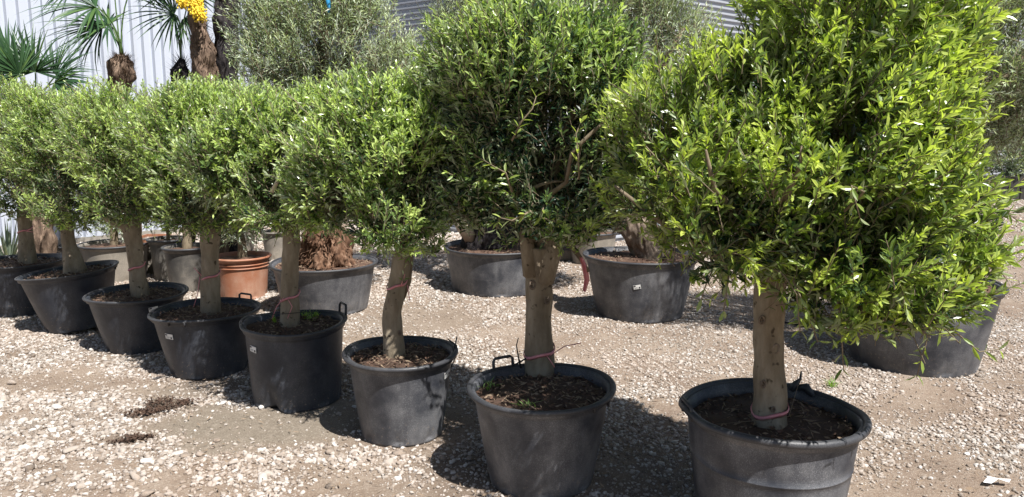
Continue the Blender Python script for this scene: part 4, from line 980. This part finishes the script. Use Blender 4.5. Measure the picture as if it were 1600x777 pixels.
# thin dark palm
Ys = 8.9; c0 = at_y(281, 130, Ys); o2 = V3(c0.x, Ys, 0)
r3 = empty('fan_palm', o2, 'slim dark palm with a bristly crown shaft and one pale green fan leaf', 'palm tree')
fibre_trunk(r3, [o2, V3(o2.x, Ys, 1.2), at_y(277, 135, Ys), at_y(281, 112, Ys), at_y(284, 92, Ys)], [.06, .06, .055, .085, .03], DARKFIBRE, o2, 8, 420, .13)
for i, (hx, hy, dy, ax, n, L, sp, tn) in enumerate([(272, 22, -.2, V3(-.6, -.3, .0), 22, .55, 2.0, 1), (262, -10, -.1, V3(-.3, 0, 1), 26, .5, 1.8, 1), (300, -10, .1, V3(.5, 0, .8), 22, .5, 1.7, 0), (288, 30, .1, V3(.6, -.2, -.3), 18, .42, 1.5, 0)]):
    frond(r3, at_y(283, 95, Ys), at_y(hx, hy, Ys + dy), ax, V3(.1, -1, .4), n, L, sp, o2, 50 + i, tn)
# flowering palm, thick shaggy trunk leaning left at the top
Yt = 8.2; c0 = at_y(325, 135, Yt); o3 = V3(c0.x, Yt, 0)
r4 = empty('fan_palm', o3, 'shaggy palm trunk crowned with a hanging yellow flower cluster', 'palm tree')
fibre_trunk(r4, [o3, V3(o3.x, Yt, 1.3), at_y(326, 135, Yt), at_y(320, 90, Yt), at_y(312, 50, Yt), at_y(305, 10, Yt), at_y(303, -25, Yt)], [.15, .15, .14, .125, .085, .07, .07], FIBRE, o3, 9, 1500, .09)
def cluster(root, org, pts, n, rr, seed):
    rn = random.Random(seed); m = MB(); st = MB(); st.tube(pts, [.014, .012, .01], 6); 
    import bmesh
    for i in range(n):
        t = rn.uniform(0, 1) ** .7; c = pts[0].lerp(pts[-1], t) + Vector((rn.gauss(0, rr * (1 - .5 * t)), rn.gauss(0, rr * .8), rn.gauss(0, rr * .5))); s = rn.uniform(.007, .013)
        V = [c + Vector(q) * s for q in ((1, 0, 0), (-1, 0, 0), (0, 1, 0), (0, -1, 0), (0, 0, 1.5), (0, 0, -1.5))]
        m.add([tuple(v) for v in V], [[0, 2, 4], [2, 1, 4], [1, 3, 4], [3, 0, 4], [2, 0, 5], [1, 2, 5], [3, 1, 5], [0, 3, 5]])
    s_ = st.build('flower_stalk', ORANGE, root, True, org); tag(m.build('flower_cluster', YELLOW, s_, True, org), kind='stuff')
cluster(r4, o3, [at_y(300, -8, Yt - .15), at_y(306, 6, Yt - .25), at_y(313, 28, Yt - .3)], 600, .045, 1)
cluster(r4, o3, [at_y(286, -12, Yt - .15), at_y(284, -2, Yt - .2), at_y(285, 8, Yt - .22)], 320, .035, 2)
for i, (hx, hy, dy, ax) in enumerate([(280, -60, 0, V3(-.5, 0, .8)), (330, -70, .1, V3(.4, .2, .8)), (250, -40, .2, V3(-1, .1, .2)), (360, -60, .2, V3(.9, .1, .3))]):
    frond(r4, at_y(303, -25, Yt), at_y(hx, hy, Yt + dy), ax, V3(.1, -1, .4), 24, .5, 1.8, o3, 70 + i)
# dark palm trunk beside it
Yu = 8.3; c0 = at_y(348, 135, Yu); o4 = V3(c0.x, Yu, 0)
r5 = empty('fan_palm', o4, 'near black palm trunk standing right of the yellow flowered one', 'palm tree')
fibre_trunk(r5, [o4, V3(o4.x, Yu, 1.3), at_y(350, 135, Yu), at_y(354, 70, Yu), at_y(355, 20, Yu), at_y(354, -30, Yu), at_y(354, -60, Yu)], [.14, .13, .12, .11, .12, .12, .10], DARKFIBRE, o4, 12, 1400, .08)
for i, (hx, hy, dy, ax) in enumerate([(330, -110, 0, V3(-.5, 0, .8)), (380, -110, .1, V3(.4, .2, .8)), (300, -90, .2, V3(-1, .1, .2)), (420, -90, .2, V3(.9, .1, .3))]):
    frond(r5, at_y(354, -60, Yu), at_y(hx, hy, Yu + dy), ax, V3(.1, -1, .4), 24, .5, 1.8, o4, 90 + i)
# spiky grey plant at the foot of the wall
Yv = 8.4; c0 = at_y(12, 392, Yv); o5 = V3(c0.x, Yv, 0)
r6 = empty('yucca', o5, 'spiky grey green yucca against the foot of the white wall', 'plant'); rn = random.Random(5)
for i in range(34):
    th = rn.uniform(0, 6.28); el = R(rn.uniform(25, 85)); d = V3(math.cos(th) * math.cos(el), math.sin(th) * math.cos(el), math.sin(el)); l = rn.uniform(.45, .7); s = d.cross(V3(0, 0, 1)).normalized() * .014; u_ = s.cross(d).normalized() * .006
    b = o5 + V3(0, 0, .04); V = [b - s, b + s, b + d * l * .5 - s * 1.1, b + d * l * .5 + s * 1.1, b + d * l, b + u_ * 2, b + d * l * .5 + u_]
    m = MB(); m.add([tuple(v) for v in V], [[0, 5, 6, 2], [5, 1, 3, 6], [2, 6, 4], [6, 3, 4]]); q = m.build('leaf_blade', AGAVE, r6, False, o5)
    a = q.data.attributes.new('tint', 'FLOAT', 'POINT'); a.data.foreach_set('value', [rn.random()] * 7)

# ------------------------------------------------------------------ buildings
def clad_panel(root, A, u, nrm_, w, h, z0, pitch, depth, vertical, mat, org):
    """one profiled sheet starting at ground point A, along u"""
    up = V3(0, 0, 1); steps = []; 
    span = w if vertical else h; n = max(1, int(round(span / pitch))); pt = span / n
    for i in range(n):
        steps += [(i * pt, 0), (i * pt + pt * .52, 0), (i * pt + pt * .62, depth), (i * pt + pt * .90, depth)]
    steps.append((span, 0)); V = []; F = []
    for s, d in steps:
        if vertical: V += [tuple(A + u * s + nrm_ * d + up * z0), tuple(A + u * s + nrm_ * d + up * (z0 + h))]
        else: V += [tuple(A + up * (z0 + s) + nrm_ * d), tuple(A + u * w + up * (z0 + s) + nrm_ * d)]
    for i in range(len(steps) - 1): F.append([2 * i, 2 * i + 2, 2 * i + 3, 2 * i + 1] if vertical else [2 * i, 2 * i + 1, 2 * i + 3, 2 * i + 2])
    m = MB(); m.add(V, F); return m.build('cladding_panel', mat, root, False, org)
I_ = V3(-3.42, 13.6, 0); Cc = V3(.95, 10.3, 0)
u1 = V3(.645, .764, 0).normalized(); n1 = V3(u1.y, -u1.x, 0)
b1 = empty('warehouse', V3(-8, 10, 0), 'white warehouse wall of upright ribbed metal cladding at the left', 'building')
A0 = I_ - u1 * 13.2
for i in range(13):
    A = A0 + u1 * (i * 1.0) + n1 * (.003 * (i % 2)); clad_panel(b1, A, u1, n1, 1.0 + (.012 if i < 12 else 0), 4.6, .08, .155, -.055, True, CLAD, b1.location)
def quadwall(name, P, Q, h, off, mat, root):
    d = (Q - P).normalized(); nn = V3(d.y, -d.x, 0); m = MB(); c = (P + Q) / 2 - nn * off; ang = math.atan2(d.y, d.x)
    m.box(c + V3(0, 0, h / 2), ((Q - P).length, .1, h), Matrix.Rotation(ang, 3, 'Z')); return m.build(name, mat, root, False, root.location)
quadwall('wall', A0, I_ + u1 * .0, 4.6, .14, GREYROOF, b1)
quadwall('plinth', A0, I_, .08, .05, flat_mat('concrete_plinth', (.25, .23, .2), .9), b1)
m = MB(); w_ = -n1 * 6; V = [A0 + n1 * .15, I_ + n1 * .15, I_ + w_, A0 + w_]; m.add([tuple(v + V3(0, 0, 4.62)) for v in V] + [tuple(v + V3(0, 0, 4.75)) for v in V], [[3, 2, 1, 0], [4, 5, 6, 7], [0, 1, 5, 4], [1, 2, 6, 5], [2, 3, 7, 6], [3, 0, 4, 7]]); m.build('roof', GREYROOF, b1, False, b1.location)
b2 = empty('warehouse', V3(2, 13, 0), 'grey warehouse with horizontally ribbed cladding behind the silver olives', 'building')
u2 = (Cc - I_).normalized(); n2 = V3(-.68, -.73, 0).normalized(); L2 = (Cc - I_).length; n2 = V3(u2.y, -u2.x, 0)
if n2.y > 0: n2 = -n2
u3 = V3(.766, .643, 0).normalized(); n3 = V3(u3.y, -u3.x, 0)
for i in range(2):
    for r_ in range(5): clad_panel(b2, I_ + u2 * (L2 / 2 * i) + n2 * (.003 * ((i + r_) % 2)), u2, n2, L2 / 2, 1.0, r_ * 1.0, .083, .032, False, CLAD2, b2.location)
for i in range(7):
    for r_ in range(5): clad_panel(b2, Cc + u3 * (3.0 * i) + n3 * (.003 * ((i + r_) % 2)), u3, n3, 3.0, 1.0, r_ * 1.0, .083, .032, False, CLAD2, b2.location)
m = MB(); m.box(Cc + V3(0, 0, 2.5) , (.09, .09, 5.0), Matrix.Rotation(.7, 3, 'Z')); m.build('corner_trim', CLAD2, b2, False, b2.location)
quadwall('wall', I_, Cc, 5, .08, GREYROOF, b2); quadwall('wall', Cc, Cc + u3 * 21, 5, .08, GREYROOF, b2)
E3 = Cc + u3 * 21; back_ = V3(-.643, .766, 0) * 8
m = MB(); V = [I_, Cc, E3, E3 + back_, I_ + back_]; m.add([tuple(v + V3(0, 0, 5.02)) for v in V] + [tuple(v + V3(0, 0, 5.15)) for v in V], [[4, 3, 2, 1, 0], [5, 6, 7, 8, 9]] + [[i, (i + 1) % 5, 5 + (i + 1) % 5, 5 + i] for i in range(5)]); m.build('roof', GREYROOF, b2, False, b2.location)

# timber sleeper edging at the far right, with the planting behind it
Pl = at_z(1500, 311, 0); s0 = Pl; 
bed = empty('sleeper_edging', s0, 'shade-darkened timber sleeper edging of a raised bed at the far right', 'raised bed')
us = V3(.97, -.1, 0).normalized()
for r_ in range(2):
    for i in range(3):
        m = MB(); m.box(s0 + us * (i * 2.42 + (r_ * .9)) + V3(0, 0, .13 + r_ * .265), (2.4, .2, .25), Matrix.Rotation(math.atan2(us.y, us.x), 3, 'Z')); m.build('sleeper', TIMBER, bed, False, s0)
m = MB(); m.box(s0 + us * 2.4 + V3(0, .55, .22), (7.2, .95, .4)); m.build('soil', SOIL, bed, False, s0)
for i, (x, Yd, lab) in enumerate([(1580, s0.y + .3, 'grey green shrub growing in the timber edged bed at the far right'), (1500, s0.y + .5, 'shrub in the raised bed mostly hidden by the nearest crown'), (1650, s0.y + .1, 'shrub at the outer end of the raised bed')]):
    c = at_y(x, 232, Yd); root = empty('shrub', V3(c.x, Yd, .4), lab, 'shrub', 'shrubs in the raised bed')
    tr = trunk_mesh(root, [V3(c.x, Yd, .35), V3(c.x, Yd, 1.0), c], [.06, .05, .03], BRANCH, root.location, .2, i, 8)
    crown(root, [(V3(c.x, Yd, 1.3), (1.0, .6, .85)), (V3(c.x + .4, Yd, 2.2), (.9, .6, .9)), (V3(c.x - .2, Yd - .15, .8), (.9, .4, .35))], 650, SILVER, root.location, leafL=.13, ratio=.22, pairs=6, slen=(.3, .55), seed=80 + i, shell=.3, inner=.4)
